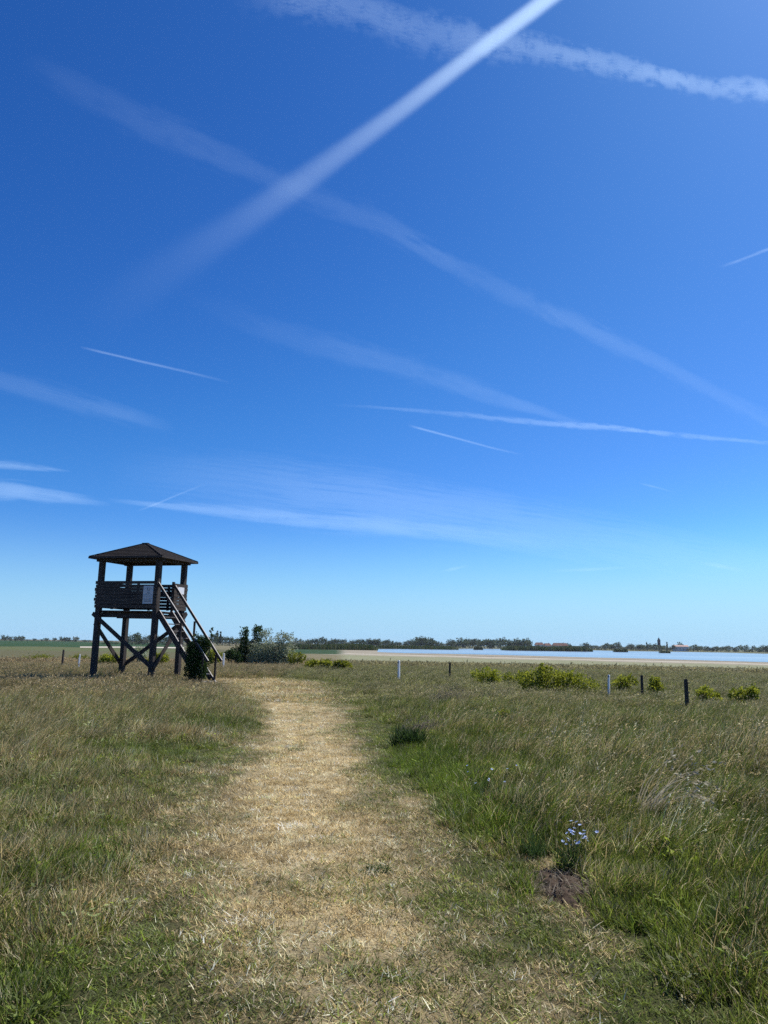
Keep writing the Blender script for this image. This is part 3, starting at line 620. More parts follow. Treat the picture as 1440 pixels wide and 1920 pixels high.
def shrub(name, px, py, Y, wpx, hpx, mat, label, cat, seed, nleaf=900, leaf=(.04, .09), lobes=None, asp=.3, group=None, shell=.5, z=None, stem_mat='bark', depth=1.0, foliage='foliage'):
    c = at_depth(px, py, Y); s = Y / FPX; w, h = wpx * s / 2, hpx * s + (.10 if hpx < 60 else 0)
    z0 = float(ground_z(np.array([c[0]]), np.array([c[1]]))[0]) if z is None else z
    T = empty(name, (c[0], c[1], z0)); tag(T, label, cat, group); g = random.Random(seed)
    if lobes is None:
        lobes = []
        for k in range(6):
            lx = g.uniform(-.62, .62); lobes.append((lx, g.uniform(-.4, .4), g.uniform(.35, .72) * (1 - .25 * abs(lx)), g.uniform(.28, .45), g.uniform(.28, .45), g.uniform(.22, .34)))
    lb = [(a * w, b * w * depth, cc * h, d * w, e * w * depth, f * h) for a, b, cc, d, e, f in lobes]
    V, F, br = leaf_cloud(lb, nleaf, leaf[0], leaf[1], asp, shell, .2, seed)
    link(foliage, np_mesh(name + '_foliage', V, F, {'br': br}), M[mat], T)
    stems('stems', [(a, b, cc + .5 * f) for a, b, cc, d, e, f in lb], M[stem_mat], T, max(.008, h * .014), seed=seed, spread=w * .25)
    return T
# the dark shrub against the staircase
shrub('shrub', 366, 1277, 28.75, 46, 92, 'dark_leaf', 'dense dark green shrub growing against the tower staircase', 'shrub', 5, 9500, (.04, .085),
      [(-.35, 0, .25, .5, .5, .2), (.35, 0, .22, .5, .5, .2), (0, 0, .5, .72, .6, .26), (-.4, .1, .62, .45, .45, .2), (.35, .1, .72, .5, .5, .2), (.75, .1, .80, .3, .3, .14), (.05, 0, .35, .8, .7, .25), (1.1, .1, 1.02, .10, .1, .12), (-.1, 0, .86, .35, .3, .10)], .38)
# the pair of shrubs behind the tower: dark poplar-like one and silvery olive
shrub('poplar_shrub', 462, 1240, 56, 50, 74, 'bush_leaf', 'dark green upright shrub with two pointed spires beside the silvery bush', 'shrub', 11, 5200, (.10, .2),
      [(-.25, 0, .72, .22, .3, .24), (-.15, 0, .88, .14, .2, .13), (.75, 0, .78, .36, .4, .20), (.62, 0, .92, .12, .2, .09), (.95, 0, .88, .14, .2, .12), (-.1, 0, .30, .6, .6, .26), (-.6, 0, .25, .45, .5, .2), (.5, 0, .4, .6, .5, .3)], .22)
shrub('silver_olive', 512, 1240, 55, 86, 68, 'silver_leaf', 'silvery grey-green olive bush with loose airy crown', 'bush', 12, 10500, (.08, .17),
      [(-.45, 0, .45, .5, .5, .34), (.1, 0, .42, .55, .5, .36), (.55, 0, .48, .42, .4, .28), (-.30, 0, .86, .22, .25, .14), (.30, 0, .82, .28, .25, .15), (.62, 0, .80, .16, .2, .09), (.75, 0, .25, .3, .3, .2), (-.75, 0, .2, .35, .3, .2), (0, 0, .2, .8, .5, .2)], .2, shell=.35)
shrub('leafy_shrub', 437, 1239, 54, 34, 34, 'bush_leaf', 'low leafy green shrub at the left foot of the dark spired shrub', 'shrub', 13, 1500, (.08, .16))
shrub('leafy_shrub', 556, 1241, 53, 34, 32, 'yellow_leaf', 'light green leafy shrub at the right foot of the silvery bush', 'shrub', 14, 1000, (.07, .14))
shrub('silver_olive', 257, 1238, 58, 44, 36, 'silver_leaf', 'pale silvery bush seen between the tower legs', 'bush', 15, 1600, (.07, .15), shell=.35)
YG = 'yellow-green spurge shrubs of the meadow'
for i, (px, py, Y, w, h, lab) in enumerate([
        (1048, 1298, 25.5, 138, 48, 'large bright yellow-green shrub on the meadow below the lake'),
        (912, 1283, 30, 66, 34, 'yellow-green shrub left of the large bright shrub'),
        (968, 1281, 31, 60, 28, 'small yellow-green shrub touching the large bright shrub on its left'),
        (1170, 1290, 27, 60, 30, 'yellow-green shrub just right of the numbered white post'),
        (1232, 1291, 26, 44, 32, 'yellow-green shrub between the two dark posts on the right'),
        (1335, 1308, 22.5, 60, 24, 'low yellow-green shrub right of the nearest dark post'),
        (1395, 1306, 22.5, 56, 32, 'yellow-green shrub near the right edge of the picture'),
        (300, 1243, 47, 60, 24, 'low yellow-green shrub seen through the tower legs'),
        (206, 1241, 47, 50, 22, 'low yellow-green shrub between the left tower legs'),
        (400, 1243, 47, 40, 34, 'yellow-green shrub behind the foot of the staircase'),
        (70, 1231, 62, 90, 14, 'low yellow-green shrub left of the thin dark post'),
        (145, 1232, 62, 60, 12, 'low yellow-green shrub behind the left white post'),
        (595, 1243, 46, 60, 18, 'low yellow-green shrub right of the silvery bush'),
        (640, 1246, 44, 46, 16, 'smallest yellow-green shrub at the far end of the path'),
        (955, 1326, 15.5, 34, 22, 'small yellow spurge plant standing alone in the grass')]):
    big = i == 0
    shrub('spurge_shrub', px, py, Y, w, h, 'yellow_leaf', lab, 'shrub', 40 + i, 5600 if big else 1700, (.05, .10) if Y < 35 else (.08, .15),
          [(-.55, 0, .62, .3, .3, .3), (-.45, 0, .86, .10, .12, .16), (-.25, 0, .84, .10, .1, .14), (-.2, .1, .55, .35, .4, .28), (.2, 0, .52, .32, .4, .26), (.5, -.1, .45, .32, .4, .24), (.8, -.1, .30, .25, .3, .2), (-.8, 0, .4, .25, .3, .22), (0, 0, .28, .85, .5, .2)] if big else None, .28, YG)

def plant(name, px, py, label, cat, build, seed, z=None):
    c = gp(px, py); z0 = float(ground_z(np.array([c[0]]), np.array([c[1]]))[0])
    T = empty(name, (c[0], c[1], z0), RAD(-48) if name == 'feather_grass' else 0.0); tag(T, label, cat); build(T, random.Random(seed)); return T
def tuft_part(nm, T, mat, args, kw, flip=0):
    V, F, br = blades(*args, **kw); return link(nm, np_mesh(nm, V, F, {'br': np.clip(np.abs(br), 0, 1)}), M[mat], T)
plant('green_tuft', 765, 1402, 'rounded dark green leafy tuft right of the path bend', 'tuft', lambda T, g: (tuft_part('leaf_mass', T, 'dark_leaf', (620, .24, .20, .40, .016, .0, 1.0, .5), dict(seed=21, seg=3))), 1)
plant('dead_grass_clump', 786, 1376, 'grey dead grass clump behind the dark green tuft', 'grass clump', lambda T, g: tuft_part('stalks', T, 'grey_leaf', (260, .42, .16, .36, .008, .0, .8, .8), dict(wind=.5, seed=22, seg=4, heads=.5)), 2)
plant('dead_grass_clump', 840, 1322, 'pale grey dead grass clump below the dark post in the middle', 'grass clump', lambda T, g: tuft_part('stalks', T, 'grey_leaf', (200, .5, .25, .5, .009, .0, .6, .6), dict(wind=.4, seed=23, seg=4, heads=.5)), 3)
plant('feather_grass', 1212, 1545, 'tall pale feather grass clump arching right above the meadow', 'grass clump', lambda T, g: (tuft_part('plumes', T, 'straw_leaf', (46, .15, .50, .85, .011, .10, .5, 1.1), dict(wind=.9, seed=24, seg=7, heads=.5)),
      tuft_part('leaf_blades', T, 'grey_leaf', (120, .2, .15, .38, .004, .0, .7, .7), dict(wind=.5, seed=25, seg=4))), 4)
plant('feather_grass', 985, 1422, 'slender pale feather grass stalks left of the arching clump', 'grass clump', lambda T, g: tuft_part('plumes', T, 'straw_leaf', (16, .22, .40, .62, .013, .2, .6, .8), dict(wind=.85, seed=26, seg=6, heads=.6)), 5)
plant('grass_clump', 1000, 1603, 'dark green grass clump left of the pale blue flowers', 'grass clump', lambda T, g: tuft_part('leaf_blades', T, 'bush_leaf', (260, .10, .10, .22, .005, .0, .6, .6), dict(wind=.3, seed=27, seg=4)), 6)
plant('path_weed', 705, 1632, 'flat green weed growing in the middle of the path', 'weed', lambda T, g: link('leaf_rosette', np_mesh('rosette', *(lambda a: (a[0], a[1], {'br': a[2]}))(leaves(170, .10, .015, .035, .16, .002, .02, 28))), M['bush_leaf'], T), 7)
plant('path_weed', 555, 1408, 'small dark green weed near the narrow part of the path', 'weed', lambda T, g: link('leaf_rosette', np_mesh('rosette', *(lambda a: (a[0], a[1], {'br': a[2]}))(leaves(80, .12, .02, .05, .16, .002, .03, 29))), M['bush_leaf'], T), 8)
def flax(T, g, nf=27, sp=1.0):
    tuft_part('leaf_blades', T, 'bush_leaf', (230, .10, .12, .27, .0045, .0, .55, .5), dict(wind=.2, seed=33, seg=4)); m = MB(); heads = []
    for k in range(nf):
        a, r = g.uniform(0, 6.28), g.uniform(.02, .15) * sp; hgt = g.uniform(.17, .34); tip = Vector((r * math.cos(a) + .03 + .10 * (hgt - .15), r * math.sin(a), hgt))
        m.tube([(tip.x * .3, tip.y * .3, 0), (tip.x * .75, tip.y * .75, hgt * .6), tip], [.0016, .0013, .0010], 4); heads.append(tip)
    m.build('flower_stems', M['bush_leaf'], T)
    V, F, br = [], [], []
    for k in range(5):
        a = 2 * math.pi * k / 5; d, p = Vector((math.cos(a), math.sin(a), .35)), Vector((-math.sin(a), math.cos(a), 0)); b = len(V)
        V += [tuple(d * .001), tuple(d * .009 + p * .008), tuple(d * .016 + p * .004), tuple(d * .016 - p * .004), tuple(d * .009 - p * .008)]; F += [[b, b + 1, b + 2, b + 3], [b, b + 3, b + 4, b + 4]]
    F = [f if len(set(f)) == 4 else f[:3] for f in F]
    me = bpy.data.meshes.new('flower'); me.from_pydata(V, [], F); at = me.attributes.new('br', 'FLOAT', 'POINT'); at.data.foreach_set('value', np.random.default_rng(1).random(len(V)).astype(np.float32)); me.materials.append(M['petal'])
    for t in heads:
        o = link('flower', me, None, T); o.location = t; o.rotation_euler = (g.uniform(.1, .9), g.uniform(-.5, .5), g.uniform(0, 6)); o.scale = [g.uniform(.6, .95)] * 3
plant('flax_clump', 1070, 1634, 'clump of pale blue flax flowers above the bare dark soil', 'flowers', flax, 10)
plant('flax_clump', 905, 1502, 'few scattered small pale blue flowers in the lush green verge', 'flowers', lambda T, g: flax(T, g, 9, 2.2), 11)
def build_mound():
    cx, cy, rx, ry = BARE; T_z = float(ground_z(np.array([cx]), np.array([cy]))[0]); n = 34
    a, r = np.meshgrid(np.linspace(0, 2 * np.pi, 40, endpoint=False), np.linspace(0, 1, 16), indexing='ij')
    k = 1 + .25 * np.sin(a * 3 + 1) + .12 * np.sin(a * 7); x, y = r * k * rx * np.cos(a), r * k * ry * np.sin(a)
    z = .03 * (1 - r ** 2) + (fbm(x + 5, y + 9, .06, 3) - .5) * .09 * (1 - r ** 4) - .03 * r ** 4
    V = np.stack([x, y, z], -1).reshape(-1, 3); i, j = np.meshgrid(np.arange(40), np.arange(15), indexing='ij'); i2 = (i + 1) % 40
    F = np.stack([i * 16 + j, i * 16 + j + 1, i2 * 16 + j + 1, i2 * 16 + j], -1).reshape(-1, 4)
    T = empty('soil_mound', (cx, cy, T_z)); tag(T, 'bare dark soil scrape littered with dead stalks below the blue flowers', 'soil')
    link('soil_heap', np_mesh('soil_heap', V, F, None, True), M['soil'], T)
    g = random.Random(5); base = None
    for k in range(60):
        if base is None:
            m = bpy.data.meshes.new('clod'); import bmesh
            b = bmesh.new(); bmesh.ops.create_icosphere(b, subdivisions=1, radius=1.0)
            for v in b.verts: v.co *= g.uniform(.7, 1.2)
            b.to_mesh(m); b.free(); base = m; m.materials.append(M['clod'])
        o = link('clod', base, None, T); aa, q = g.uniform(0, 6.28), math.sqrt(g.random()) * .8
        o.location = (q * rx * math.cos(aa), q * ry * math.sin(aa), .03 * (1 - q * q) + .008); o.rotation_euler = (g.uniform(0, 3), g.uniform(0, 3), g.uniform(0, 3)); s_ = g.uniform(.006, .014); o.scale = (s_, s_ * g.uniform(.7, 1.2), s_ * .7)
    V, F, br = blades(420, min(rx, ry) * 1.15, .05, .15, .0030, .9, 1.6, .2, seed=37, seg=2, clump=.45); V[:, 0] *= rx / min(rx, ry); V[:, 2] += .035
    link('dead_stalks', np_mesh('dead_stalks', V, F, {'br': br}), M['grey_leaf'], T)
build_mound()

# ---------------------------------------------------------------- fence and marker posts
def post(px, ytop, ybase, kind, label, wpx, Z0=.28):
    b = gp(px, ybase, Z0); Y = b[1]; top = at_depth(px, ytop, Y)[2]; w = wpx * .87 * Y / FPX; g = random.Random(px)
    T = empty('white_marker_post' if kind == 'w' else 'fence_post', (b[0], b[1], 0.0), g.uniform(-.4, .4)); T.rotation_euler = (g.uniform(-.02, .02), RAD(.6) + g.uniform(-.02, .02), g.uniform(-.3, .1))
    tag(T, label, 'post', 'white marker posts' if kind == 'w' else 'dark fence posts'); m = MB(); h = w / 2
    if kind == 'w':                                   # white post, turned so that its right side catches the sun
        T.rotation_euler[2] = RAD(-38); h *= .8
        m.box(-h * .8, -h, -.25, h * .8, h, top - h * .6); m.hexa([(-h * .8, -h, top - h * .6), (h * .8, -h, top - h * .6), (h * .8, h, top - h * .6), (-h * .8, h, top - h * .6), (-h * .5, -h * .6, top), (h * .5, -h * .6, top), (h * .5, h * .6, top), (-h * .5, h * .6, top)])
        m.build('shaft', M['postwhite'], T)
        MB().box(-h * .55, -h - .004, top - h * 2.6, h * .45, -h - .001, top - h * 1.0).build('plate', M['print'], T)
    else:
        m.hexa([(-h, -h, -.3), (h, -h, -.3), (h, h, -.3), (-h, h, -.3), (-h * .95, -h * .95, top - .03), (h * .9, -h * .95, top - .03), (h * .9, h * .95, top - .03), (-h * .95, h * .95, top - .03)])
        m.hexa([(-h * .95, -h * .95, top - .03), (h * .9, -h * .95, top - .03), (h * .9, h * .95, top - .03), (-h * .95, h * .95, top - .03), (-h * .6, -h * .6, top), (h * .5, -h * .6, top + .008), (h * .5, h * .6, top), (-h * .6, h * .6, top - .01)])
        m.build('shaft', M['postdark'], T)
        if wpx > 6:
            for z in (top - .10, top - .34):
                i = MB().tube([(h * .9, 0, z), (h * 1.5, 0, z)], [.006, .006], 6).build('insulator', M['black'], T); MB().tube([(h * 1.45, 0, z - .016), (h * 1.5, 0, z - .008), (h * 1.5, 0, z + .012), (h * 1.4, 0, z + .018)], [.008, .018, .018, .006], 8).build('insulator_head', M['black'], i)
    return T
post(117, 1218, 1243, 'd', 'thin dark post left of the tower', 3.2)
post(148, 1227, 1246, 'w', 'short white post left of the tower legs', 3.6)
post(419, 1225, 1250, 'w', 'white post just right of the staircase handrail end', 3.6)
post(748, 1238, 1269, 'w', 'tallest white post standing alone in the middle of the meadow', 5.5)
post(843, 1242, 1264, 'd', 'thin dark post right of the tallest white post', 4)
post(1141, 1265, 1293, 'w', 'white post right of the large yellow-green shrub', 5.5)
post(1204, 1266, 1291, 'd', 'dark post between the right-hand white post and the nearest dark post', 5.2)
post(1288, 1273, 1312, 'd', 'nearest and thickest dark fence post with two insulators', 7)

# ---------------------------------------------------------------- reeds, far trees, village
def reed_bed(px0, px1, yb, ht_px, label, seed, dep=30.0, n=2600):
    g = np.random.default_rng(seed); a, b = gp(float(px0), float(yb) + (0), LAKE_Z), gp(float(px1), float(yb) + (px1 - px0) * .0149, LAKE_Z); Y = (a[1] + b[1]) / 2; h = ht_px * Y / FPX
    t = g.random(n); q = g.random(n) ** 1.3; taper = np.clip(np.minimum(t, 1 - t) * 14, .25, 1) ** .5
    x = a[0] + (b[0] - a[0]) * t; y = a[1] + (b[1] - a[1]) * t + q * dep
    hh = h * g.uniform(.75, 1.08, n) * taper * (.85 + .3 * vnoise(x / 6, y * 0 + 3.0, seed)); w = h * .06; lean = g.normal(0, .06, (n, 2)) * h
    wa = g.random(n) * np.pi; wx, wy = np.cos(wa) * w, np.sin(wa) * w; z0 = np.full(n, -.05)
    V = np.stack([np.stack([x - wx, y - wy, z0], 1), np.stack([x + wx, y + wy, z0], 1), np.stack([x + lean[:, 0] + wx * .4, y + lean[:, 1] + wy * .4, hh], 1), np.stack([x + lean[:, 0] - wx * .4, y + lean[:, 1] - wy * .4, hh], 1)], 1).reshape(-1, 3)
    c = np.array([(a[0] + b[0]) / 2, Y, 0]); o = link('reed_bed', np_mesh('reed_bed', V - c, np.arange(n * 4).reshape(-1, 4), {'br': np.repeat(g.random(n) ** 1.5, 4)}), M['reed']); o.location = (c[0], c[1], LAKE_Z)
    tag(o, label, 'reeds', 'reed beds of the lake', 'stuff')
reed_bed(545, 708, 1217.2, 10, 'long dark reed belt left of the open water', 1, 50, 5000)
reed_bed(700, 860, 1216.2, 6.5, 'low reed belt behind the left end of the water', 2, 40, 4200)
reed_bed(948, 1112, 1219.6, 9, 'largest reed island standing in the lake', 3, 22, 4200)
reed_bed(889, 906, 1218.4, 5.5, 'small round reed islet left of the largest island', 4, 6, 500)
reed_bed(1154, 1178, 1222.6, 5.5, 'small reed islet right of the largest island', 5, 6, 500)
reed_bed(1240, 1258, 1224.6, 4, 'smallest reed islet far right in the lake', 6, 5, 400)
TREES = {}
def far_tree_template(kind, k):
    g = random.Random(hash((kind, k)) % 1000 if False else 100 * len(kind) + k); nm = kind
    if kind == 'poplar': lobes = [(0, 0, .30 + .15 * i, .13 * (1.1 - .12 * i), .13 * (1.1 - .12 * i), .16) for i in range(5)]
    else:
        lobes = [(g.uniform(-.3, .3), g.uniform(-.3, .3), g.uniform(.38, .80), g.uniform(.18, .30), g.uniform(.18, .30), g.uniform(.14, .24)) for _ in range(7)] + [(0, 0, .45, .4, .4, .3)]
    V, F, br = leaf_cloud(lobes, 900, .05, .11, .34, .45, .2, 300 + k + len(kind))
    crown = np_mesh('crown', V, F, {'br': br}); m = MB().tube([(0, 0, -.05), (.01, 0, .25), (0, .01, .6)], [.035, .025, .01], 6)
    for i in range(4): m.tube([(0, 0, .2 + .06 * i), (.2 * math.cos(i * 1.7), .2 * math.sin(i * 1.7), .5 + .05 * i)], [.014, .004], 4)
    return crown, m.mesh('trunk')
for kind in ('broad', 'poplar'):
    for k in range(6 if kind == 'broad' else 2):
        c, t = far_tree_template(kind, k); t.materials.append(M['bark']); TREES[kind, k] = (c, t)
CM2 = {}
def far_tree(name, kind, k, px, ybase, hpx, wpx, Y, mat, label, group):
    c = at_depth(px, ybase, Y); s = Y / FPX; T = empty(name, (c[0], c[1], LAKE_Z - .02)); tag(T, label, 'tree', group)
    crown, trunk = TREES[kind, k]; key = (kind, k, mat)
    if key not in CM2: CM2[key] = crown.copy(); CM2[key].materials.clear(); CM2[key].materials.append(M[mat])
    sz = hpx * s + max(0, c[2] - LAKE_Z); wd = wpx * s
    for nm, me in (('crown', CM2[key]), ('trunk', trunk)):
        o = link(nm, me, None, T); o.scale = (wd, wd, sz)
g = random.Random(77)
def belt(x0, x1, base0, base1, h0, h1, step, Y, name, label, group, pale=.15, wmul=1.35):
    x, cnt = x0, {False: 0, True: 0}
    while x < x1:
        t = (x - x0) / max(1, x1 - x0); h = g.uniform(h0, h1); pl = g.random() < pale; cnt[pl] += 1; k = cnt[pl]; nth = '%d%s from the left, ' % (k, 'th' if 10 < k % 100 < 14 else {1: 'st', 2: 'nd', 3: 'rd'}.get(k % 10, 'th'))
        far_tree(name, 'broad', g.randrange(6), x, base0 + (base1 - base0) * t, h * (.6 if pl else 1), h * g.uniform(.9, 1.4) * wmul, Y + g.uniform(-40, 60), 'far_pale' if pl else 'far_leaf',
                 nth + (label.replace('tall ', '').replace('dark ', '').replace('tree', 'pale low tree', 1) if pl else label), group + (' (pale)' if pl else ''))
        x += step * g.uniform(.6, 1.4)
belt(8, 168, 1202.5, 1203, 4, 8, 12, 900, 'field_tree', 'small round tree beyond the green field on the left', 'trees beyond the left field', .3)
for x, h in ((8, 12), (30, 10), (40, 11.5), (116, 10), (126, 9.5), (142, 11)): far_tree('field_tree', 'broad', x % 6, x, 1203, h, h * 1.3, 850, 'far_leaf' if x != 142 else 'far_pale', 'larger round tree standing out beyond the left field, %s' % {8: 'cut by the picture edge', 30: 'second from left', 40: 'third from left', 116: 'fourth from left', 126: 'fifth from left', 142: 'pale and rightmost'}[x], 'larger trees beyond the left field')
belt(236, 350, 1204, 1205.5, 12, 19, 9, 560, 'wood_tree', 'dark tree of the wood seen through the tower legs', 'wood behind the tower', .15)
belt(385, 470, 1206, 1207, 12, 18, 9, 560, 'wood_tree', 'dark tree of the wood between staircase and spired shrub', 'wood right of the staircase', .15)
far_tree('poplar', 'poplar', 0, 407, 1206, 21, 16, 600, 'far_leaf', 'left one of two narrow poplars beside the staircase', 'two narrow poplars'); far_tree('poplar', 'poplar', 1, 413, 1206, 20, 16, 600, 'far_leaf', 'right one of two narrow poplars beside the staircase', 'two narrow poplars')
belt(548, 710, 1208, 1210.5, 9, 14, 8, 700, 'shore_tree', 'dark tree in the treeline above the long reed belt', 'treeline above the long reed belt')
belt(700, 860, 1210.5, 1212.5, 9, 14, 8, 760, 'shore_tree', 'dark tree in the treeline behind the left water', 'treeline behind the left water')
belt(782, 812, 1211.5, 1212, 16, 19, 9, 740, 'shore_tree', 'tallest tree of the treeline behind the left water', 'tallest trees behind the left water', 0)
belt(846, 992, 1212, 1214, 12, 18, 7, 760, 'shore_tree', 'tall dark tree in the wood left of the village houses', 'wood left of the village', .1)
belt(995, 1072, 1215, 1216, 4, 7, 8, 800, 'village_tree', 'low tree in front of the village houses', 'trees among the village houses', .45)
belt(1066, 1240, 1216.5, 1219, 8, 13, 7, 820, 'shore_tree', 'dark tree on the far shore left of the dark tower', 'far shore left of the dark tower', .3)
belt(1240, 1440, 1219, 1222.5, 7, 12, 8, 820, 'shore_tree', 'dark tree on the far shore right of the dark tower', 'far shore right of the dark tower', .3)
belt(1436, 1500, 1223, 1224, 12, 17, 9, 800, 'shore_tree', 'large tree cut by the right edge of the picture', 'trees at the right edge', 0)
far_tree('poplar', 'poplar', 1, 1251, 1219, 14, 11, 830, 'far_leaf', 'single thin poplar right of the dark tower', None)
far_tree('poplar', 'poplar', 0, 1213, 1218, 13, 10, 830, 'far_leaf', 'single thin poplar left of the dark tower', None)
far_tree('shore_tree', 'broad', 2, 1276, 1219.5, 17, 13, 840, 'far_leaf', 'round tree behind the long pink-roofed building', None)
def far_hedge(px0, px1, b0, b1, hpx, Y, label, seed, mat, n=2600):
    a, b = at_depth(float(px0), float(b0), Y), at_depth(float(px1), float(b1), Y); h = hpx * Y / FPX; k = max(6, int(abs(b[0] - a[0]) / (h * 1.2))); gg = random.Random(seed)
    lob = [((b[0] - a[0]) * (i + gg.random()) / k, gg.uniform(-3, 3), h * .35, h * gg.uniform(.7, 1.1), h * .8, h * gg.uniform(.35, .7)) for i in range(k)]
    V, F, br = leaf_cloud(lob, n, h * .15, h * .32, .35, .5, .2, seed); o = link('undergrowth', np_mesh('undergrowth', V, F, {'br': br}), M[mat]); o.location = (a[0], Y, LAKE_Z - .05)
    tag(o, label, 'undergrowth', None, 'stuff')
far_hedge(-40, 170, 1203, 1204, 3.5, 870, 'low scrub along the edge of the green field', 1, 'far_leaf')
far_hedge(185, 480, 1204, 1207, 5.5, 545, 'thick undergrowth of the wood behind the tower', 2, 'far_leaf', 4200)
far_hedge(540, 865, 1208.5, 1213, 4.2, 690, 'undergrowth below the treeline behind the reed belt', 3, 'far_leaf', 4600)
far_hedge(845, 1000, 1213, 1215, 4.2, 745, 'undergrowth of the wood left of the village', 4, 'far_leaf', 3000)
far_hedge(990, 1240, 1216, 1220, 4.5, 770, 'scrub on the far shore below the village', 5, 'far_pale', 4200)
far_hedge(1055, 1520, 1217, 1225, 6, 840, 'dark scrub on the far right shore', 6, 'far_leaf', 6000)
def house(px, ybase, wpx, wallpx, roofpx, Y, roof, label, seed, gable_end=False):
    c = at_depth(float(px), float(ybase), Y); s = Y / FPX; w, hw, hr = wpx * s, wallpx * s + max(0, c[2] - LAKE_Z), roofpx * s; d = min(w, 8.0)
    T = empty('house', (c[0], c[1], LAKE_Z), random.Random(seed).uniform(-.15, .15)); tag(T, label, 'house', 'village houses beyond the lake')
    MB().box(-w / 2, -d / 2, -.3, w / 2, d / 2, hw).build('wall', M['wallwhite'], T); ov = .4
    m = MB(); m.V = [(-w / 2 - ov, -d / 2 - ov, hw - .1), (w / 2 + ov, -d / 2 - ov, hw - .1), (w / 2 + ov, d / 2 + ov, hw - .1), (-w / 2 - ov, d / 2 + ov, hw - .1), (-w / 2 - ov + (0 if gable_end else hr * .6), 0, hw + hr), (w / 2 + ov - (0 if gable_end else hr * .6), 0, hw + hr)]
    m.F = [[0, 1, 5, 4], [1, 2, 5], [2, 3, 4, 5], [3, 0, 4], [0, 3, 2, 1]]; r = m.build('roof', M[roof], T); MB().box(w * .2, -.3, hw + hr * .4, w * .2 + .6, .3, hw + hr + .7).build('chimney', M['wallwhite'], r)
    nw = max(2, int(w / 3.2))
    for i in range(nw): x = -w / 2 + (i + .5) * w / nw; f = MB().box(x - .5, -d / 2 - .04, hw * .35, x + .5, -d / 2 + .02, hw * .35 + 1.2).build('window', M['wallwhite'], T); MB().box(x - .42, -d / 2 - .05, hw * .35 + .08, x + .42, -d / 2 - .042, hw * .35 + 1.12).build('pane', M['glass'], f)
house(1011, 1212, 16, 3, 4.2, 860, 'tile', 'white-walled house with dark tiled roof, leftmost of the village', 1)
house(1026, 1212.5, 13, 2.2, 4.0, 880, 'tile', 'house with dark red roof beside the white-walled house', 2)
house(1050, 1213, 28, 2.4, 4.8, 870, 'tile', 'broad house with low dark roof, right end of the village', 3)
house(1276, 1217.5, 25, 5.2, 2.6, 800, 'tilepink', 'long low building with pale pink roof and white gable on the far shore', 4, True)
def church():
    c = at_depth(1236.0, 1217.0, 860.0); s = 860 / FPX; T = empty('church_tower', (c[0], c[1], LAKE_Z)); tag(T, 'dark tower with pointed cap rising above the far treeline', 'tower'); h, w = 16 * s + c[2] - LAKE_Z, 4.2 * s / 2
    MB().box(-w, -w, -.3, w, w, h).build('shaft', M['stone'], T); MB().box(-w * 1.12, -w * 1.12, h, w * 1.12, w * 1.12, h + .35).build('cornice', M['stone'], T)
    r = MB().tube([(0, 0, h + .35), (0, 0, h + 1.2), (0, 0, h + 2.0), (0, 0, h + 3.2)], [w * 1.05, w * 1.0, w * .55, .05], 8).build('cap', M['stone'], T)
    MB().tube([(0, 0, h + 3.1), (0, 0, h + 4.2)], [.06, .04], 5).build('finial', M['stone'], r)
    for sx in (-1, 1): MB().box(sx * w * .4 - .3, -w - .03, h - 2.2, sx * w * .4 + .3, -w + .02, h - .8).build('belfry_opening', M['black'], T)
church()

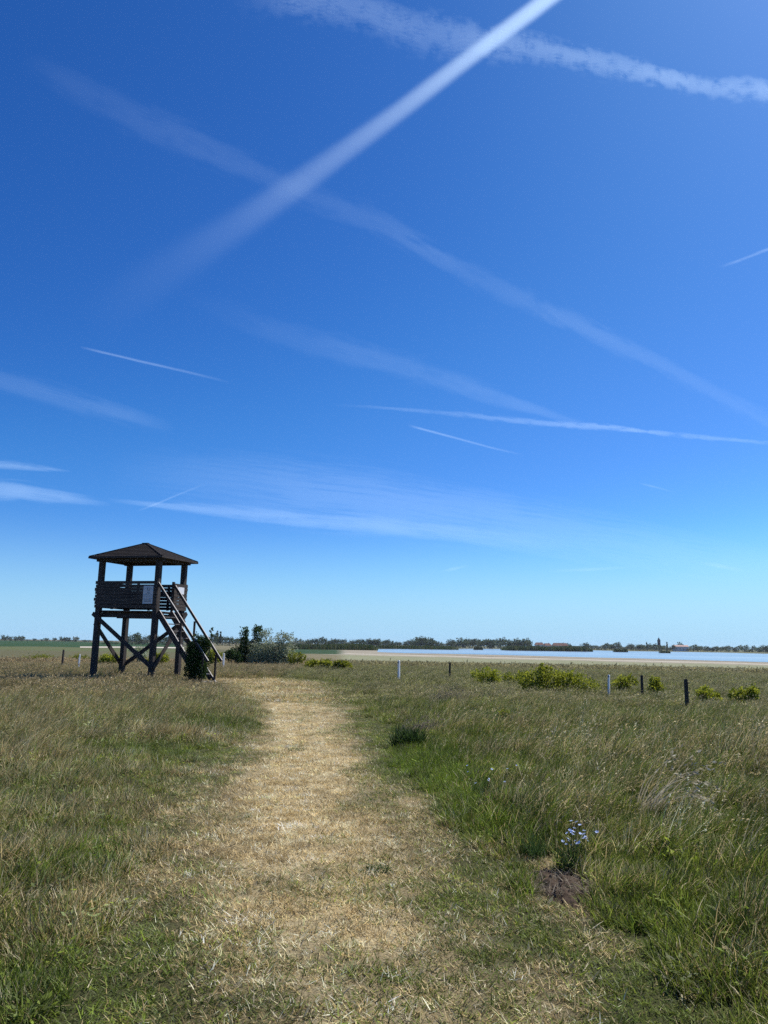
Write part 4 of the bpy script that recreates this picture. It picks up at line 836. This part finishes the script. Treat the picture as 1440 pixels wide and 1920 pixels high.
# ---------------------------------------------------------------- contrails, bright streak and thin cirrus: ribbons of ice cloud 9 km up
def contrail(pts, label, a_noise=.35, freq=3.0, alt=9000.0, idx=0, skew=0.0, name='contrail', gain=.25, stretch=1.0):
    """pts: (px, py, width in px, opacity) down the middle of the trail; a lens-shaped sheet, thin against its width"""
    P = np.array(pts, float); tt = np.concatenate([[0], np.cumsum(np.hypot(np.diff(P[:, 0]), np.diff(P[:, 1])))]); n = 48; t = np.linspace(0, tt[-1], n)
    q = np.stack([np.interp(t, tt, P[:, i]) for i in range(4)], 1); k = np.ones(5) / 5
    wob = np.interp(t, np.linspace(0, tt[-1], 14), np.random.default_rng(idx + 5).uniform(-1, 1, 14)) * min(1.0, a_noise) * (1.0 if name == 'contrail' else .15)
    q[:, 1] += wob * q[:, 2] * .08; q[:, 2] *= 1 + .22 * np.roll(wob, 3); q[:, 3] *= 1 + .35 * np.roll(wob, 7)
    d = np.gradient(q[:, :2], axis=0); d /= np.linalg.norm(d, axis=1)[:, None]; nv = np.stack([d[:, 1], -d[:, 0]], 1); C = 13
    v = np.linspace(-1, 1, C); prof = (1 - v ** 2) ** 1.6 * (1 + skew * v); V, D, U, Q = [], [], [], []
    for layer in (-1, 1):
        for j in range(C):
            xy = q[:, :2] + nv * (q[:, 2] * .5 * v[j])[:, None]; dr = ray(xy[:, 0], xy[:, 1]); G = dr * (alt / dr[:, 2])[:, None]
            wid = q[:, 2] / FPX * np.linalg.norm(G, axis=1) * .5
            G = G + np.array([0, 0, 1.0]) * (layer * (1 - v[j] ** 2) * np.clip(wid * .08, 5, 200) + (0.5 * layer if abs(v[j]) == 1 else 0))[:, None]
            V.append(G); D.append(q[:, 3] * gain); Q.append(np.full(n, max(0.0, prof[j]))); U.append(np.stack([t / 90.0, np.full(n, v[j] * 1.0) * q[:, 2] / 90.0, np.full(n, 0.0)], 1))
    Q = np.stack(Q, 1).reshape(-1); V, D, U = np.stack(V, 1).reshape(-1, 3), np.stack(D, 1).reshape(-1), np.stack(U, 1).reshape(-1, 3); F = []
    for layer in range(2):
        i, j = np.meshgrid(np.arange(n - 1), np.arange(C - 1), indexing='ij'); b = layer * C; m = 2 * C
        f = np.stack([i * m + b + j, i * m + b + j + 1, (i + 1) * m + b + j + 1, (i + 1) * m + b + j], -1).reshape(-1, 4); F.append(f if layer else f[:, ::-1])
    c = V.mean(0); o = link(name, np_mesh(name, V - c, np.concatenate(F), {'dens': D, 'uv3': U, 'prof': Q}, True), contrail_material(a_noise, freq, idx, stretch)); o.location = c
    tag(o, label, 'contrail' if name == 'contrail' else 'cloud', 'contrails in the sky' if name == 'contrail' else None)
CT = [
 ([(1075, -40, 50, .66), (1000, 18, 50, .60), (880, 108, 50, .38), (760, 200, 56, .21), (650, 280, 66, .125), (560, 345, 80, .09), (440, 425, 100, .04), (330, 495, 130, .018), (160, 610, 160, 0)], 'brightest broad straight streak slanting down from the top edge', .06, 1.5),  # bright diagonal streak, shaped as a ribbon like the trails below
 ([(420, -20, 110, .0), (560, 0, 120, .16), (700, 28, 110, .20), (820, 68, 100, .18), (960, 88, 78, .22), (1080, 108, 70, .26), (1180, 138, 68, .32), (1300, 160, 62, .42), (1400, 172, 60, .48), (1500, 182, 60, .5)], 'ragged billowing contrail running across the upper right sky', 1.1, 3.2),
 ([(40, 105, 60, 0), (120, 145, 78, .08), (260, 220, 88, .09), (400, 290, 84, .10), (540, 345, 80, .10), (640, 390, 74, .14), (780, 455, 64, .16), (900, 520, 58, .16), (1020, 580, 56, .17), (1140, 638, 54, .18), (1260, 695, 54, .17), (1380, 760, 58, .16), (1470, 808, 60, .14)], 'long faint contrail falling diagonally from upper left to right edge', .9, 2.2),
 ([(330, 545, 60, 0), (460, 600, 70, .05), (620, 650, 72, .12), (760, 690, 70, .17), (880, 728, 62, .22), (980, 762, 46, .24), (1070, 790, 24, .16), (1120, 802, 16, 0)], 'broad soft contrail tapering into the thin bright one', .8, 2.2),
 ([(620, 758, 8, 0), (740, 766, 10, .16), (870, 777, 14, .22), (990, 790, 16, .28), (1120, 800, 16, .36), (1240, 812, 15, .40), (1330, 822, 14, .32), (1460, 832, 13, .24)], 'thin bright nearly level contrail reaching the right edge', .9, 6.0),
 ([(765, 797, 8, 0), (790, 804, 7, .42), (850, 820, 7, .36), (920, 839, 6, .26), (985, 854, 6, 0)], 'short sharp contrail below the long level one', .2, 4.0),
 ([(148, 650, 8, 0), (190, 660, 7, .34), (270, 679, 8, .34), (350, 697, 8, .22), (435, 718, 8, 0)], 'short thin contrail in the left middle sky', .2, 4.0),
 ([(1345, 502, 10, 0), (1385, 489, 9, .28), (1440, 467, 10, .32), (1500, 446, 10, .3)], 'short contrail stub at the right edge', .4, 5.0),
 ([(255, 959, 7, 0), (290, 946, 7, .26), (340, 925, 6, .18), (390, 905, 7, 0)], 'small contrail crossing the cirrus above the tower', .2, 4.0),
 ([(1195, 905, 4, 0), (1220, 911, 6, .22), (1270, 924, 5, 0)], 'tiny contrail right of centre low in the sky', .2, 4.0),
]
for i, (p, lab, an, fq) in enumerate(CT): contrail(p, lab, an, fq, 9000, i, skew=(.5 if i == 1 else 0), gain=(.62 if i == 0 else .30 if i == 1 else .145 if i in (2, 3) else .22), stretch=(1 if i == 1 else 2))
CI = [
 ([(-60, 915, 60, .26), (40, 922, 52, .28), (120, 932, 34, .24), (210, 946, 14, 0)], 'bright cirrus streak left above the tower'),
 ([(-60, 868, 24, .20), (30, 872, 22, .24), (90, 879, 14, .22), (135, 884, 6, 0)], 'small cirrus streak at the left edge'),
 ([(200, 936, 12, 0), (300, 946, 24, .22), (420, 958, 34, .22), (560, 974, 46, .24), (700, 985, 50, .22), (840, 1000, 50, .18), (980, 1015, 46, .08), (1080, 1025, 40, 0)], 'long bright-edged cirrus sheet above the horizon'),
 ([(200, 880, 100, 0), (420, 900, 150, .08), (560, 920, 170, .13), (720, 940, 160, .15), (900, 970, 150, .15), (1100, 1005, 140, .12), (1300, 1040, 120, .08), (1480, 1060, 100, .02)], 'wide faint cirrus veil low in the middle sky'),
 ([(1020, 1070, 8, 0), (1100, 1068, 10, .14), (1200, 1063, 9, 0)], 'thin cirrus wisp low on the right'),
 ([(1310, 1055, 10, 0), (1350, 1062, 15, .16), (1400, 1073, 14, 0)], 'cirrus puff near the right edge low in the sky'),
 ([(825, 1072, 6, 0), (850, 1067, 9, .16), (880, 1060, 6, 0)], 'tiny cirrus wisp below the veil'),
 ([(-60, 700, 60, .06), (100, 740, 60, .07), (240, 780, 50, .08), (330, 805, 30, 0)], 'faint old cirrus band in the left middle sky'),
]
for i, (p, lab) in enumerate(CI): contrail(p, lab, .9, 2.6, 9000, 30 + i, name='cirrus_cloud', gain=.36, stretch=4)

# ---------------------------------------------------------------- thin summer haze: one closed box of even air
def build_haze():
    m, nt, out = new_mat('haze_air'); v = N(nt, 'ShaderNodeVolumePrincipled'); v.inputs['Color'].default_value = (0.80, 0.89, 1.0, 1); v.inputs['Density'].default_value = HAZE; v.inputs['Anisotropy'].default_value = 0.2
    nt.links.new(v.outputs[0], out.inputs['Volume']); o = MB().box(-3100, -3100, -4, 3100, 3100, 16).build('haze', m); tag(o, 'thin bluish summer haze over the whole plain', 'haze', None, 'stuff')
HAZE = 0.00008
build_haze()
